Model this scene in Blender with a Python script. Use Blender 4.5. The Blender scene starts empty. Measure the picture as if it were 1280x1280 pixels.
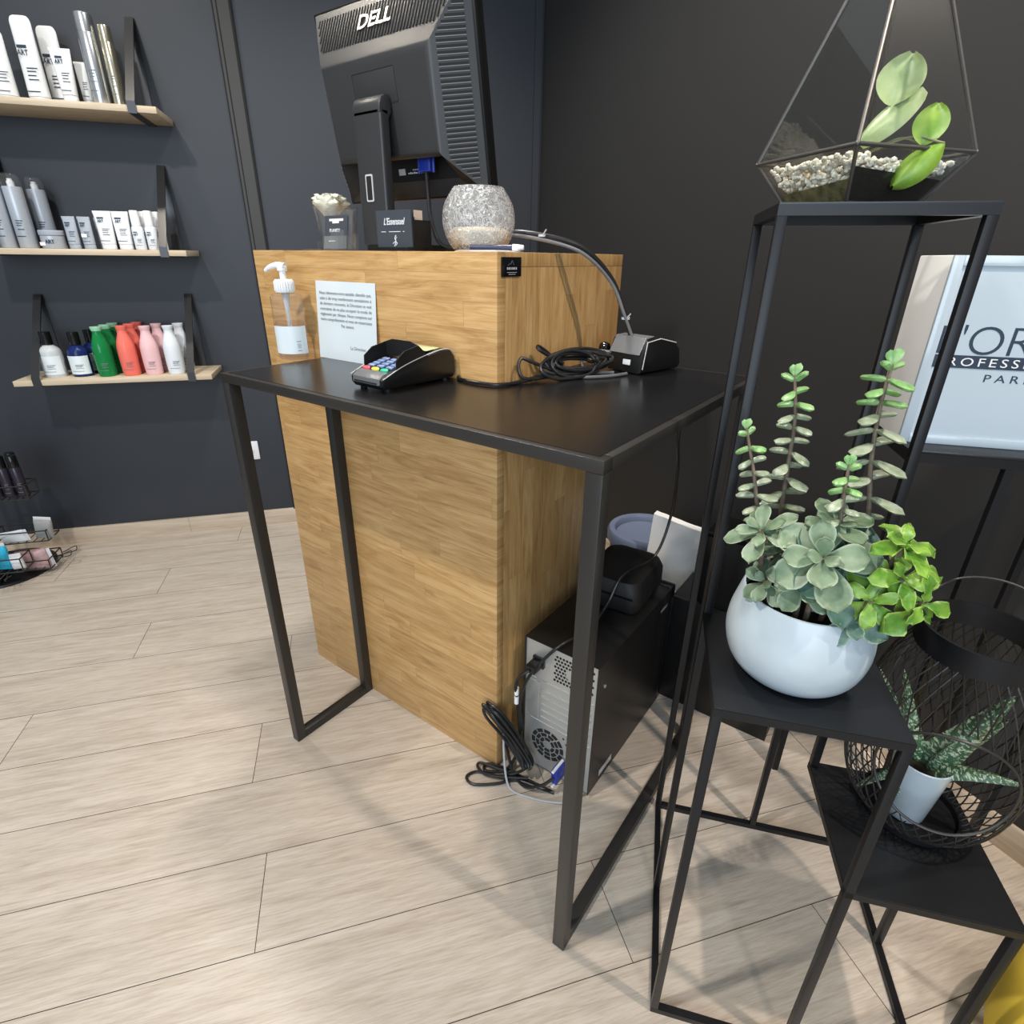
import bpy, bmesh, math, random
from mathutils import Vector, Matrix, Euler
PI = math.pi
R = math.radians
SC = bpy.context.scene
COL = SC.collection
random.seed(7)

# ------------------------------------------------------------------ materials
def nt(name):
    m = bpy.data.materials.new(name); m.use_nodes = True
    t = m.node_tree; p = t.nodes['Principled BSDF']
    return m, t, p

def mat(name, c, rough=.5, metal=0., spec=.5, coat=0., trans=0., ior=1.45, bump=0., bscale=200., emit=None, es=0., sss=0., alpha=1., cvar=0., cscale=20.):
    m, t, p = nt(name)
    p.inputs['Base Color'].default_value = (*c, 1)
    p.inputs['Roughness'].default_value = rough
    p.inputs['Metallic'].default_value = metal
    p.inputs['Specular IOR Level'].default_value = spec
    p.inputs['Coat Weight'].default_value = coat
    p.inputs['Coat Roughness'].default_value = .1
    p.inputs['Transmission Weight'].default_value = trans
    p.inputs['IOR'].default_value = ior
    p.inputs['Alpha'].default_value = alpha
    if emit:
        p.inputs['Emission Color'].default_value = (*emit, 1); p.inputs['Emission Strength'].default_value = es
    if sss:
        p.inputs['Subsurface Weight'].default_value = sss; p.inputs['Subsurface Radius'].default_value = (.01, .01, .005)
    if bump or cvar:
        tc = t.nodes.new('ShaderNodeTexCoord')
        n = t.nodes.new('ShaderNodeTexNoise'); n.inputs['Scale'].default_value = bscale if bump else cscale; n.inputs['Detail'].default_value = 4
        t.links.new(tc.outputs['Object'], n.inputs['Vector'])
        if bump:
            b = t.nodes.new('ShaderNodeBump'); b.inputs['Strength'].default_value = bump; b.inputs['Distance'].default_value = .001
            t.links.new(n.outputs['Fac'], b.inputs['Height']); t.links.new(b.outputs['Normal'], p.inputs['Normal'])
        if cvar:
            n2 = t.nodes.new('ShaderNodeTexNoise'); n2.inputs['Scale'].default_value = cscale; n2.inputs['Detail'].default_value = 3
            t.links.new(tc.outputs['Object'], n2.inputs['Vector'])
            rp = ramp(t, n2.outputs['Fac'], [(.3, tuple(x * (1 - cvar) for x in c)), (.7, tuple(min(1, x * (1 + cvar)) for x in c))])
            t.links.new(rp, p.inputs['Base Color'])
    return m

def ramp(t, src, stops):
    r = t.nodes.new('ShaderNodeValToRGB')
    e = r.color_ramp.elements
    while len(e) < len(stops): e.new(.5)
    for i, (pos, c) in enumerate(stops):
        e[i].position = pos; e[i].color = (*c, 1)
    t.links.new(src, r.inputs['Fac'])
    return r.outputs['Color']

def math_n(t, op, a, b=None, c=None):
    n = t.nodes.new('ShaderNodeMath'); n.operation = op
    for i, v in enumerate((a, b, c)):
        if v is None: continue
        if isinstance(v, (int, float)): n.inputs[i].default_value = v
        else: t.links.new(v, n.inputs[i])
    return n.outputs[0]

def comb(t, x, y, z):
    n = t.nodes.new('ShaderNodeCombineXYZ')
    for i, v in enumerate((x, y, z)):
        if isinstance(v, (int, float)): n.inputs[i].default_value = v
        else: t.links.new(v, n.inputs[i])
    return n.outputs[0]

def noise(t, vec, scale, detail=5, rough=.55, dist=0.):
    n = t.nodes.new('ShaderNodeTexNoise'); n.inputs['Scale'].default_value = scale
    n.inputs['Detail'].default_value = detail; n.inputs['Roughness'].default_value = rough; n.inputs['Distortion'].default_value = dist
    t.links.new(vec, n.inputs['Vector'])
    return n.outputs['Fac']

def mixc(t, fac, a, b, mode='MIX'):
    n = t.nodes.new('ShaderNodeMix'); n.data_type = 'RGBA'; n.blend_type = mode
    for i, v in ((0, fac), (6, a), (7, b)):
        if isinstance(v, (int, float)): n.inputs[i].default_value = v
        elif isinstance(v, tuple): n.inputs[i].default_value = (*v, 1)
        else: t.links.new(v, n.inputs[i])
    return n.outputs[2]

def oak_staves(name, ua, va, tint=1., bw=.34, rh=.043, seed=0.):
    """finger-jointed oak board: staves run along axis ua, stacked along va (object space)"""
    m, t, p = nt(name)
    tc = t.nodes.new('ShaderNodeTexCoord'); s = t.nodes.new('ShaderNodeSeparateXYZ')
    t.links.new(tc.outputs['Object'], s.inputs[0])
    u = s.outputs[ua]; v = s.outputs[va]
    vr = math_n(t, 'DIVIDE', v, rh); row = math_n(t, 'FLOOR', vr)
    wn = t.nodes.new('ShaderNodeTexWhiteNoise'); wn.noise_dimensions = '2D'
    t.links.new(comb(t, row, 3.7 + seed, 0), wn.inputs['Vector'])
    us = math_n(t, 'ADD', math_n(t, 'DIVIDE', u, bw), math_n(t, 'MULTIPLY', wn.outputs['Value'], 7.))
    ci = math_n(t, 'FLOOR', us)
    wn2 = t.nodes.new('ShaderNodeTexWhiteNoise'); wn2.noise_dimensions = '2D'
    t.links.new(comb(t, math_n(t, 'ADD', row, seed), ci, 0), wn2.inputs['Vector'])
    rnd = wn2.outputs['Value']
    off = math_n(t, 'MULTIPLY', rnd, 37.)
    vec = comb(t, math_n(t, 'ADD', math_n(t, 'MULTIPLY', u, 2.2), off), math_n(t, 'ADD', math_n(t, 'MULTIPLY', v, 17.), math_n(t, 'MULTIPLY', rnd, 91.)), 0.)
    g = noise(t, vec, 2.6, 6, .6, 1.5)
    vec2 = comb(t, math_n(t, 'ADD', math_n(t, 'MULTIPLY', u, 9.), off), math_n(t, 'MULTIPLY', v, 330.), off)
    g2 = noise(t, vec2, 1.6, 3, .6)
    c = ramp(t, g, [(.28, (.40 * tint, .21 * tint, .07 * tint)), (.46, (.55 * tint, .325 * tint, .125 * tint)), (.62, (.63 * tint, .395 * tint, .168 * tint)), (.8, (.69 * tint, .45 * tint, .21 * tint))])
    st = ramp(t, rnd, [(0., (.84, .82, .79)), (.5, (.95, .94, .93)), (1., (1., 1., 1.))])
    c = mixc(t, 1., c, st, 'MULTIPLY')
    fine = ramp(t, g2, [(.35, (.74, .70, .64)), (.55, (1., 1., 1.))])
    c = mixc(t, .6, c, fine, 'MULTIPLY')
    fv = math_n(t, 'FRACT', vr); fu = math_n(t, 'FRACT', us)
    ev = math_n(t, 'MINIMUM', fv, math_n(t, 'SUBTRACT', 1., fv))
    eu = math_n(t, 'MULTIPLY', math_n(t, 'MINIMUM', fu, math_n(t, 'SUBTRACT', 1., fu)), bw / rh)
    e = math_n(t, 'MINIMUM', ev, eu)
    ln = math_n(t, 'LESS_THAN', e, .014)
    c = mixc(t, math_n(t, 'MULTIPLY', ln, .35), c, (.2, .1, .035))
    t.links.new(c, p.inputs['Base Color'])
    p.inputs['Roughness'].default_value = .42
    b = t.nodes.new('ShaderNodeBump'); b.inputs['Strength'].default_value = .12; b.inputs['Distance'].default_value = .001
    t.links.new(g2, b.inputs['Height']); t.links.new(b.outputs['Normal'], p.inputs['Normal'])
    return m

def floor_mat():
    m, t, p = nt('pale_oak_floor')
    uv = t.nodes.new('ShaderNodeUVMap'); uv.uv_map = 'UVMap'
    s = t.nodes.new('ShaderNodeSeparateXYZ'); t.links.new(uv.outputs[0], s.inputs[0])
    u, v = s.outputs[0], s.outputs[1]
    at = t.nodes.new('ShaderNodeAttribute'); at.attribute_name = 'rnd'
    rnd = at.outputs['Fac']
    # slow cathedral grain bending along the plank
    g = noise(t, comb(t, math_n(t, 'MULTIPLY', u, 1.3), math_n(t, 'MULTIPLY', v, 13.), rnd), 1.9, 7, .62, 1.2)
    g2 = noise(t, comb(t, math_n(t, 'MULTIPLY', u, 13.), math_n(t, 'MULTIPLY', v, 210.), rnd), 1.6, 4, .65)
    g3 = noise(t, comb(t, math_n(t, 'MULTIPLY', u, 4.), math_n(t, 'MULTIPLY', v, 60.), rnd), 1.7, 4, .6, .5)
    c = ramp(t, g, [(.26, (.46, .395, .325)), (.42, (.56, .49, .41)), (.6, (.615, .545, .465)), (.78, (.66, .59, .51))])
    c = mixc(t, .42, c, ramp(t, g2, [(.38, (.66, .61, .56)), (.56, (1., 1., 1.))]), 'MULTIPLY')
    c = mixc(t, .42, c, ramp(t, g3, [(.36, (.72, .67, .62)), (.52, (1., 1., 1.))]), 'MULTIPLY')
    tone = ramp(t, math_n(t, 'FRACT', rnd), [(0., (.97, .97, .97)), (1., (1., 1., 1.))])
    c = mixc(t, 1., c, tone, 'MULTIPLY')
    t.links.new(c, p.inputs['Base Color'])
    t.links.new(math_n(t, 'ADD', math_n(t, 'MULTIPLY', g2, .16), .30), p.inputs['Roughness'])
    b = t.nodes.new('ShaderNodeBump'); b.inputs['Strength'].default_value = .15; b.inputs['Distance'].default_value = .001
    t.links.new(g2, b.inputs['Height']); t.links.new(b.outputs['Normal'], p.inputs['Normal'])
    return m

def plain_oak(name, c1, c2, ua=0, va=1, us=3., vs=40.):
    m, t, p = nt(name)
    tc = t.nodes.new('ShaderNodeTexCoord'); s = t.nodes.new('ShaderNodeSeparateXYZ')
    t.links.new(tc.outputs['Object'], s.inputs[0])
    g = noise(t, comb(t, math_n(t, 'MULTIPLY', s.outputs[ua], us), math_n(t, 'MULTIPLY', s.outputs[va], vs), math_n(t, 'MULTIPLY', s.outputs[3 - ua - va], vs)), 2., 5, .6, .6)
    t.links.new(ramp(t, g, [(.3, c1), (.7, c2)]), p.inputs['Base Color'])
    p.inputs['Roughness'].default_value = .5
    return m

def speckle_leaf(name, base, spot, scale=260.):
    m, t, p = nt(name)
    uv = t.nodes.new('ShaderNodeUVMap'); uv.uv_map = 'UVMap'
    s = t.nodes.new('ShaderNodeSeparateXYZ'); t.links.new(uv.outputs[0], s.inputs[0])
    n = noise(t, comb(t, math_n(t, 'MULTIPLY', s.outputs[0], 24.), math_n(t, 'MULTIPLY', s.outputs[1], 4.), 0.), 1.3, 3, .6, .8)
    c = ramp(t, n, [(.52, base), (.60, spot)])
    t.links.new(c, p.inputs['Base Color']); p.inputs['Roughness'].default_value = .4
    return m

def leaf_mat(name, c_lo, c_hi, rim=None, rough=.45, scale=45., trans=0.):
    m, t, p = nt(name)
    tc = t.nodes.new('ShaderNodeTexCoord')
    n = noise(t, tc.outputs['Object'], scale, 4, .6)
    c = ramp(t, n, [(.34, c_lo), (.66, c_hi)])
    if rim:
        uv = t.nodes.new('ShaderNodeUVMap'); uv.uv_map = 'UVMap'
        s = t.nodes.new('ShaderNodeSeparateXYZ'); t.links.new(uv.outputs[0], s.inputs[0])
        av = math_n(t, 'ABSOLUTE', math_n(t, 'SUBTRACT', s.outputs[1], .5))
        f = ramp(t, av, [(.40, (0, 0, 0)), (.5, (1, 1, 1))])
        c = mixc(t, f, c, rim)
    t.links.new(c, p.inputs['Base Color']); p.inputs['Roughness'].default_value = rough
    p.inputs['Subsurface Weight'].default_value = .12; p.inputs['Subsurface Radius'].default_value = (.004, .006, .002)
    p.inputs['Subsurface Scale'].default_value = 1.
    return m

M = {}
M['paint_navy'] = mat('navy_charcoal_paint', (.024, .028, .036), .5, bump=.12, bscale=160)
M['paint_char'] = mat('charcoal_paint', (.023, .0225, .0225), .5, bump=.12, bscale=160)
M['paint_trim'] = mat('warm_charcoal_paint', (.030, .029, .027), .5)
M['groove'] = mat('black_groove', (.006, .006, .006), .8)
M['oak_front'] = oak_staves('oak_staves_horizontal', 0, 2)
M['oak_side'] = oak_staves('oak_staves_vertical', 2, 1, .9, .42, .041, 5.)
M['oak_top'] = oak_staves('oak_staves_top', 0, 1, 1., .38, .043, 11.)
M['floor'] = floor_mat()
M['underfloor'] = mat('dark_joint', (.08, .065, .05), .95, spec=.1)
M['base_oak'] = plain_oak('pale_oak_skirting', (.42, .33, .24), (.56, .46, .35))
M['shelf_oak'] = plain_oak('pale_oak_shelf', (.50, .40, .28), (.63, .53, .39), 0, 1, 3., 46.)
M['black_metal'] = mat('black_powder_coat', (.024, .0215, .0195), .38, spec=.5, bump=.05, bscale=900)
M['black_top'] = mat('black_steel_sheet', (.0085, .0085, .009), .24, spec=.5, bump=.03, bscale=300)
M['stand_metal'] = mat('black_lacquer_steel', (.0085, .0085, .0098), .36, spec=.32)
M['stand_sheet'] = mat('black_lacquer_sheet', (.010, .0105, .012), .30, bump=.05, bscale=500)
M['black_plastic'] = mat('black_plastic', (.0065, .0065, .007), .36)
M['black_matte'] = mat('black_matte_plastic', (.0055, .0055, .006), .55)
M['black_gloss'] = mat('black_gloss_plastic', (.005, .005, .0055), .16)
M['mon_plastic'] = mat('charcoal_monitor_plastic', (.034, .034, .035), .36, bump=.08, bscale=1500)
M['mon_slot'] = mat('dark_vent_slot', (.008, .008, .008), .7)
M['mon_louvre_glint'] = mat('vent_louvre_highlight', (.20, .20, .20), .35)  # paler than the shell: the louvres' highlights are put into this colour
M['chrome'] = mat('chrome', (.75, .75, .74), .15, 1.)
M['steel'] = mat('zinc_steel', (.52, .55, .56), .38, .75, bump=.05, bscale=80)
M['steel_dark'] = mat('dark_hole', (.01, .01, .011), .8)
M['grey_slot'] = mat('grey_plastic_trim', (.55, .55, .56), .4)
M['white_plastic'] = mat('white_plastic', (.78, .79, .80), .3)
M['white_cap'] = mat('milky_white_plastic', (.80, .82, .84), .25, sss=.1)
M['paper'] = mat('white_paper', (.80, .82, .83), .6)
M['paper_lam'] = mat('laminated_paper', (.72, .78, .80), .22, coat=.6)
M['ink'] = mat('black_ink', (.012, .012, .014), .6)
M['ink_grey'] = mat('grey_ink', (.16, .17, .18), .6)
M['ink_white'] = mat('white_ink', (.75, .76, .78), .5)
M['ink_navy'] = mat('dark_navy_ink', (.02, .035, .06), .5)
def schlick(t, f0, normal=None):
    lw = t.nodes.new('ShaderNodeLayerWeight'); lw.inputs['Blend'].default_value = .5
    if normal: t.links.new(normal, lw.inputs['Normal'])
    return math_n(t, 'ADD', math_n(t, 'MULTIPLY', math_n(t, 'POWER', lw.outputs['Facing'], 5.), .85), f0)
def thin_glass(name, tint=(.97, .98, .98), ior=1.45, rough=.02, haze=0.):
    m, t, p = nt(name)
    out = [n for n in t.nodes if n.type == 'OUTPUT_MATERIAL'][0]
    tr = t.nodes.new('ShaderNodeBsdfTransparent'); tr.inputs['Color'].default_value = (*tint, 1)
    gl = t.nodes.new('ShaderNodeBsdfGlossy'); gl.inputs['Roughness'].default_value = rough
    fr = schlick(t, ((ior - 1) / (ior + 1)) ** 2)
    mx = t.nodes.new('ShaderNodeMixShader')
    t.links.new(fr, mx.inputs[0]); t.links.new(tr.outputs[0], mx.inputs[1]); t.links.new(gl.outputs[0], mx.inputs[2])
    last = mx
    if haze:
        df = t.nodes.new('ShaderNodeBsdfDiffuse'); df.inputs['Color'].default_value = (.9, .9, .9, 1)
        m2 = t.nodes.new('ShaderNodeMixShader'); m2.inputs[0].default_value = haze
        t.links.new(mx.outputs[0], m2.inputs[1]); t.links.new(df.outputs[0], m2.inputs[2]); last = m2
    t.links.new(last.outputs[0], out.inputs['Surface']); t.nodes.remove(p)
    return m
M['acrylic'] = thin_glass('clear_acrylic', (.93, .94, .95), 1.5, .03, .03)
M['gel'] = thin_glass('clear_plastic_bottle', (.93, .92, .92), 1.4, .05, .03)
M['label'] = mat('white_label', (.70, .77, .80), .35)
M['blue_plug'] = mat('blue_connector_plastic', (.015, .035, .30), .4)
M['cable'] = mat('black_cable_rubber', (.014, .014, .015), .35)
M['cable_grey'] = mat('grey_cable', (.40, .41, .42), .4)
M['cable_silver'] = mat('grey_braided_cable', (.16, .16, .165), .28)
M['screen_lcd'] = mat('pale_lcd', (.50, .56, .30), .3)
M['key_blue'] = mat('blue_grey_keys', (.20, .27, .46), .4)
M['key_red'] = mat('red_key', (.75, .10, .12), .35)
M['key_yellow'] = mat('yellow_key', (.80, .62, .10), .35)
M['key_green'] = mat('green_key', (.03, .50, .28), .35)
M['grey_plastic'] = mat('grey_plastic', (.13, .135, .14), .32)
M['ceramic'] = mat('pale_blue_white_ceramic', (.47, .54, .585), .28, coat=.3, cvar=.05, cscale=25)
M['ceramic_in'] = mat('unglazed_inner', (.62, .62, .58), .6)
M['soil'] = mat('dark_potting_soil', (.016, .012, .009), .95, bump=.9, bscale=220)
M['stem'] = mat('brown_woody_stem', (.16, .12, .085), .6, cvar=.35, cscale=120)
M['stem_green'] = mat('grey_green_stem', (.21, .22, .12), .55)
M['leaf_jade'] = leaf_mat('grey_jade_leaf', (.095, .155, .085), (.19, .265, .165), (.30, .37, .26))
M['leaf_jade_dark'] = leaf_mat('blue_jade_leaf', (.045, .115, .08), (.11, .20, .15), (.24, .34, .25))
M['leaf_small'] = leaf_mat('small_silver_green_leaf', (.20, .25, .155), (.36, .41, .31), None, .35, 90.)
M['leaf_small_fresh'] = leaf_mat('fresh_green_leaf', (.14, .32, .10), (.32, .50, .22), None, .35, 70.)
M['leaf_bright'] = leaf_mat('bright_green_wavy_leaf', (.07, .20, .015), (.22, .38, .05), (.30, .45, .09), .4, 55.)
M['leaf_pale'] = leaf_mat('pale_lime_leaf', (.30, .40, .17), (.47, .56, .30), None, .4, 40.)
M['leaf_lime'] = leaf_mat('yellow_green_leaf', (.11, .26, .015), (.28, .42, .06), None, .4, 35.)
M['leaf_ox'] = speckle_leaf('speckled_dark_leaf', (.035, .085, .04), (.40, .48, .33))
M['pebble'] = mat('white_gravel', (.78, .74, .64), .6, cvar=.18, cscale=70)
M['moss'] = mat('olive_moss_soil', (.16, .14, .06), .9, bump=.8, bscale=260, cvar=.5, cscale=90)
M['lead'] = mat('dark_lead_came', (.10, .095, .09), .35, .6)
M['bin_blue'] = mat('slate_blue_plastic', (.17, .21, .31), .45)
M['bin_body'] = mat('slate_grey_plastic', (.12, .125, .145), .5)
M['cloth'] = mat('white_towel_cloth', (.90, .90, .88), .85, bump=.5, bscale=350)
M['yellow'] = mat('mustard_yellow_fabric', (.80, .58, .06), .8, bump=.3, bscale=700)
M['sign_white'] = mat('white_sign_panel', (.46, .54, .60), .2, coat=.3)
M['sign_side'] = mat('white_sign_housing', (.82, .81, .78), .35)
M['salt'] = mat('beige_sand_fill', (.76, .60, .40), .8, bump=.9, bscale=120, cvar=.35, cscale=60)
M['petal'] = mat('cream_petal', (.86, .84, .68), .55, sss=.2)
M['card_black'] = mat('dark_card', (.055, .062, .075), .5)
M['card_edge'] = mat('cream_card_edge', (.70, .56, .44), .7)

def crackle():
    m, t, p = nt('crackle_glass')
    out = [n for n in t.nodes if n.type == 'OUTPUT_MATERIAL'][0]
    tc = t.nodes.new('ShaderNodeTexCoord')
    nz = t.nodes.new('ShaderNodeTexNoise'); nz.inputs['Scale'].default_value = 40
    t.links.new(tc.outputs['Object'], nz.inputs['Vector'])
    vec = mixc(t, .05, tc.outputs['Object'], nz.outputs['Color'], 'ADD')
    v = t.nodes.new('ShaderNodeTexVoronoi'); v.feature = 'DISTANCE_TO_EDGE'; v.inputs['Scale'].default_value = 70
    t.links.new(vec, v.inputs['Vector'])
    f = ramp(t, v.outputs['Distance'], [(0., (.85, .85, .85)), (.03, (.34, .34, .34)), (.10, (.16, .16, .16))])  # pale haze between the cracks stands in for backlit glints
    b = t.nodes.new('ShaderNodeBump'); b.inputs['Strength'].default_value = 1.; b.inputs['Distance'].default_value = .006
    t.links.new(v.outputs['Distance'], b.inputs['Height'])
    tr = t.nodes.new('ShaderNodeBsdfTransparent'); tr.inputs['Color'].default_value = (.96, .97, .98, 1)
    gl = t.nodes.new('ShaderNodeBsdfGlossy'); gl.inputs['Roughness'].default_value = .12; t.links.new(b.outputs['Normal'], gl.inputs['Normal'])
    fr = schlick(t, .07, b.outputs['Normal'])
    m1 = t.nodes.new('ShaderNodeMixShader'); t.links.new(fr, m1.inputs[0]); t.links.new(tr.outputs[0], m1.inputs[1]); t.links.new(gl.outputs[0], m1.inputs[2])
    df = t.nodes.new('ShaderNodeBsdfDiffuse'); df.inputs['Color'].default_value = (.88, .89, .90, 1)
    tl = t.nodes.new('ShaderNodeBsdfTranslucent'); tl.inputs['Color'].default_value = (.88, .89, .90, 1)
    m3 = t.nodes.new('ShaderNodeMixShader'); m3.inputs[0].default_value = .5; t.links.new(df.outputs[0], m3.inputs[1]); t.links.new(tl.outputs[0], m3.inputs[2])
    m2 = t.nodes.new('ShaderNodeMixShader'); t.links.new(f, m2.inputs[0]); t.links.new(m1.outputs[0], m2.inputs[1]); t.links.new(m3.outputs[0], m2.inputs[2])
    t.links.new(m2.outputs[0], out.inputs['Surface']); t.nodes.remove(p)
    return m
M['crackle'] = crackle()

def bottle_mat(name, c, rough=.22, trans=0.): return mat(name, c, rough, trans=trans, ior=1.3)
M['b_grey'] = bottle_mat('grey_bottle_plastic', (.52, .55, .57))
M['b_silvergrey'] = mat('silver_grey_bottle', (.42, .46, .52), .3, .2)
M['b_navy'] = bottle_mat('navy_bottle_plastic', (.012, .022, .11), .15)
M['b_green'] = bottle_mat('clear_green_bottle', (.02, .40, .11), .1, .55)
M['b_greencap'] = mat('pale_green_cap', (.30, .62, .42), .35)
M['b_coral'] = bottle_mat('coral_bottle_plastic', (.80, .17, .13), .28)
M['b_pink'] = bottle_mat('pale_pink_bottle_plastic', (.78, .50, .52), .28)
M['b_white'] = bottle_mat('white_bottle_plastic', (.70, .75, .80), .28)
M['b_tube'] = bottle_mat('white_tube_plastic', (.76, .78, .80), .3)
M['b_greytube'] = bottle_mat('grey_tube_plastic', (.36, .40, .46), .35)
M['b_silver'] = mat('brushed_silver_can', (.62, .64, .66), .25, .9)
M['b_gold'] = mat('pale_gold_can', (.66, .60, .46), .22, .9)
M['b_dark'] = mat('dark_purple_bottle', (.022, .017, .028), .25)
M['pack_clear'] = mat('clear_packaging', (.55, .56, .56), .12, trans=.5, ior=1.2)
M['pack_blue'] = mat('turquoise_printed_packet', (.02, .34, .52), .3, cvar=.5, cscale=30)
M['pack_pink'] = mat('faded_pink_packet', (.42, .27, .27), .4, cvar=.35, cscale=40)
M['pack_white'] = mat('white_packet', (.66, .67, .68), .35)

# ------------------------------------------------------------------ mesh helpers
def new(): return bmesh.new()

def obj(name, bm, m, parent=None, loc=(0, 0, 0), rot=(0, 0, 0), smooth=True, angle=35, uv=False):
    me = bpy.data.meshes.new(name)
    bmesh.ops.recalc_face_normals(bm, faces=bm.faces[:]) if not uv else None
    bm.to_mesh(me); bm.free()
    if m is not None: me.materials.append(m)
    if smooth and len(me.polygons):
        me.polygons.foreach_set('use_smooth', [True] * len(me.polygons))
        me.set_sharp_from_angle(angle=R(angle))
    o = bpy.data.objects.new(name, me); COL.objects.link(o)
    o.location = loc; o.rotation_euler = rot
    if parent: o.parent = parent
    return o

def tag(o, label, cat, group=None, kind=None):
    o['label'] = label; o['category'] = cat
    if group: o['group'] = group
    if kind: o['kind'] = kind
    return o

def thing(name, label, cat, loc=(0, 0, 0), rotz=0., group=None):
    o = bpy.data.objects.new(name, None); COL.objects.link(o)
    o.location = loc; o.rotation_euler = (0, 0, rotz); o.empty_display_size = .05
    return tag(o, label, cat, group)

def struct(o, label=None):
    o['kind'] = 'structure'
    if label: o['label'] = label
    return o

def box(bm, lo, hi, bev=0., seg=2, rot=None, about=None):
    c = [(a + b) / 2 for a, b in zip(lo, hi)]; s = [abs(b - a) for a, b in zip(lo, hi)]
    mt = Matrix.Translation(c) @ Matrix.Diagonal((*s, 1))
    r = bmesh.ops.create_cube(bm, size=1., matrix=mt)
    vs = r['verts']
    if bev:
        es = list({e for v in vs for e in v.link_edges})
        rb = bmesh.ops.bevel(bm, geom=es, offset=bev, segments=seg, profile=.5, affect='EDGES')
        vs = list({v for f in rb['faces'] for v in f.verts} | {v for v in vs if v.is_valid})
    if rot is not None:
        bmesh.ops.rotate(bm, cent=about or c, matrix=rot, verts=[v for v in vs if v.is_valid])
    return vs

def bar(bm, a, b, w, h=None, up=Vector((0, 0, 1)), bev=0.):
    """square bar from a to b"""
    a = Vector(a); b = Vector(b); h = h or w
    d = (b - a); L = d.length; d.normalize()
    if abs(d.dot(up)) > .95: up = Vector((0, 1, 0))
    x = d.cross(up).normalized(); y = x.cross(d).normalized()
    mt = Matrix.Translation((a + b) / 2) @ Matrix((( x.x, y.x, d.x, 0), (x.y, y.y, d.y, 0), (x.z, y.z, d.z, 0), (0, 0, 0, 1))) @ Matrix.Diagonal((w, h, L, 1))
    r = bmesh.ops.create_cube(bm, size=1., matrix=mt)
    if bev:
        es = list({e for v in r['verts'] for e in v.link_edges})
        bmesh.ops.bevel(bm, geom=es, offset=bev, segments=2, profile=.5, affect='EDGES')

def lathe(bm, prof, seg=32, cap0=True, cap1=True, off=(0, 0, 0), sx=1., sy=1.):
    rings = []
    for r, z in prof:
        rings.append([bm.verts.new((off[0] + sx * r * math.cos(2 * PI * i / seg), off[1] + sy * r * math.sin(2 * PI * i / seg), off[2] + z)) for i in range(seg)])
    for a, b in zip(rings, rings[1:]):
        for i in range(seg):
            j = (i + 1) % seg
            bm.faces.new((a[i], a[j], b[j], b[i]))
    if cap0: bm.faces.new(rings[0][::-1])
    if cap1: bm.faces.new(rings[-1])
    return rings

def loft(bm, rings, cap=True):
    vs = [[bm.verts.new(p) for p in r] for r in rings]
    n = len(vs[0])
    for a, b in zip(vs, vs[1:]):
        for i in range(n):
            j = (i + 1) % n
            bm.faces.new((a[i], a[j], b[j], b[i]))
    if cap:
        bm.faces.new(vs[0][::-1]); bm.faces.new(vs[-1])
    return vs

def cr(pts, n=8, closed=False):
    P = [Vector(p) for p in pts]
    if len(P) < 3: return P
    out = []
    N = len(P)
    rng = range(N) if closed else range(N - 1)
    for i in rng:
        p0 = P[(i - 1) % N] if closed or i > 0 else P[0] * 2 - P[1]
        p1 = P[i]; p2 = P[(i + 1) % N]
        p3 = P[(i + 2) % N] if closed or i + 2 < N else P[-1] * 2 - P[-2]
        for k in range(n):
            t = k / n
            out.append(.5 * ((2 * p1) + (p2 - p0) * t + (2 * p0 - 5 * p1 + 4 * p2 - p3) * t * t + (3 * p1 - p0 - 3 * p2 + p3) * t ** 3))
    if not closed: out.append(P[-1])
    return out

def sweep(bm, path, r, seg=8, closed=False, rad=None):
    """tube along a polyline"""
    P = [Vector(p) for p in path]; n = len(P)
    if n < 2: return
    tang = []
    for i in range(n):
        a = P[(i - 1) % n] if closed or i > 0 else P[i]
        b = P[(i + 1) % n] if closed or i < n - 1 else P[i]
        d = (b - a)
        tang.append(d.normalized() if d.length > 1e-9 else Vector((0, 0, 1)))
    up = Vector((0, 0, 1)) if abs(tang[0].z) < .9 else Vector((1, 0, 0))
    x = tang[0].cross(up).normalized()
    rings = []
    for i in range(n):
        x = (x - tang[i] * x.dot(tang[i]))
        x = x.normalized() if x.length > 1e-6 else tang[i].orthogonal().normalized()
        y = tang[i].cross(x)
        rr = rad(i / (n - 1)) if rad else r
        rings.append([bm.verts.new(P[i] + x * rr * math.cos(2 * PI * k / seg) + y * rr * math.sin(2 * PI * k / seg)) for k in range(seg)])
    prs = list(zip(rings, rings[1:]))
    if closed: prs.append((rings[-1], rings[0]))
    for a, b in prs:
        for k in range(seg):
            j = (k + 1) % seg
            bm.faces.new((a[k], a[j], b[j], b[k]))
    if not closed:
        bm.faces.new(rings[0][::-1]); bm.faces.new(rings[-1])

def prism(bm, outline, axis, d0, d1, bev=0.):
    """outline: 2D points; extruded along axis from d0 to d1. axis 'x': pts are (y,z); 'y': (x,z); 'z': (x,y)"""
    def mk(p, d):
        return {'x': (d, p[0], p[1]), 'y': (p[0], d, p[1]), 'z': (p[0], p[1], d)}[axis]
    a = [bm.verts.new(mk(p, d0)) for p in outline]; b = [bm.verts.new(mk(p, d1)) for p in outline]
    n = len(a)
    fs = [bm.faces.new(a[::-1]), bm.faces.new(b)]
    for i in range(n):
        j = (i + 1) % n
        fs.append(bm.faces.new((a[i], a[j], b[j], b[i])))
    if bev:
        es = list({e for f in fs[:2] for e in f.edges})
        bmesh.ops.bevel(bm, geom=es, offset=bev, segments=2, profile=.5, affect='EDGES')

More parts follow.
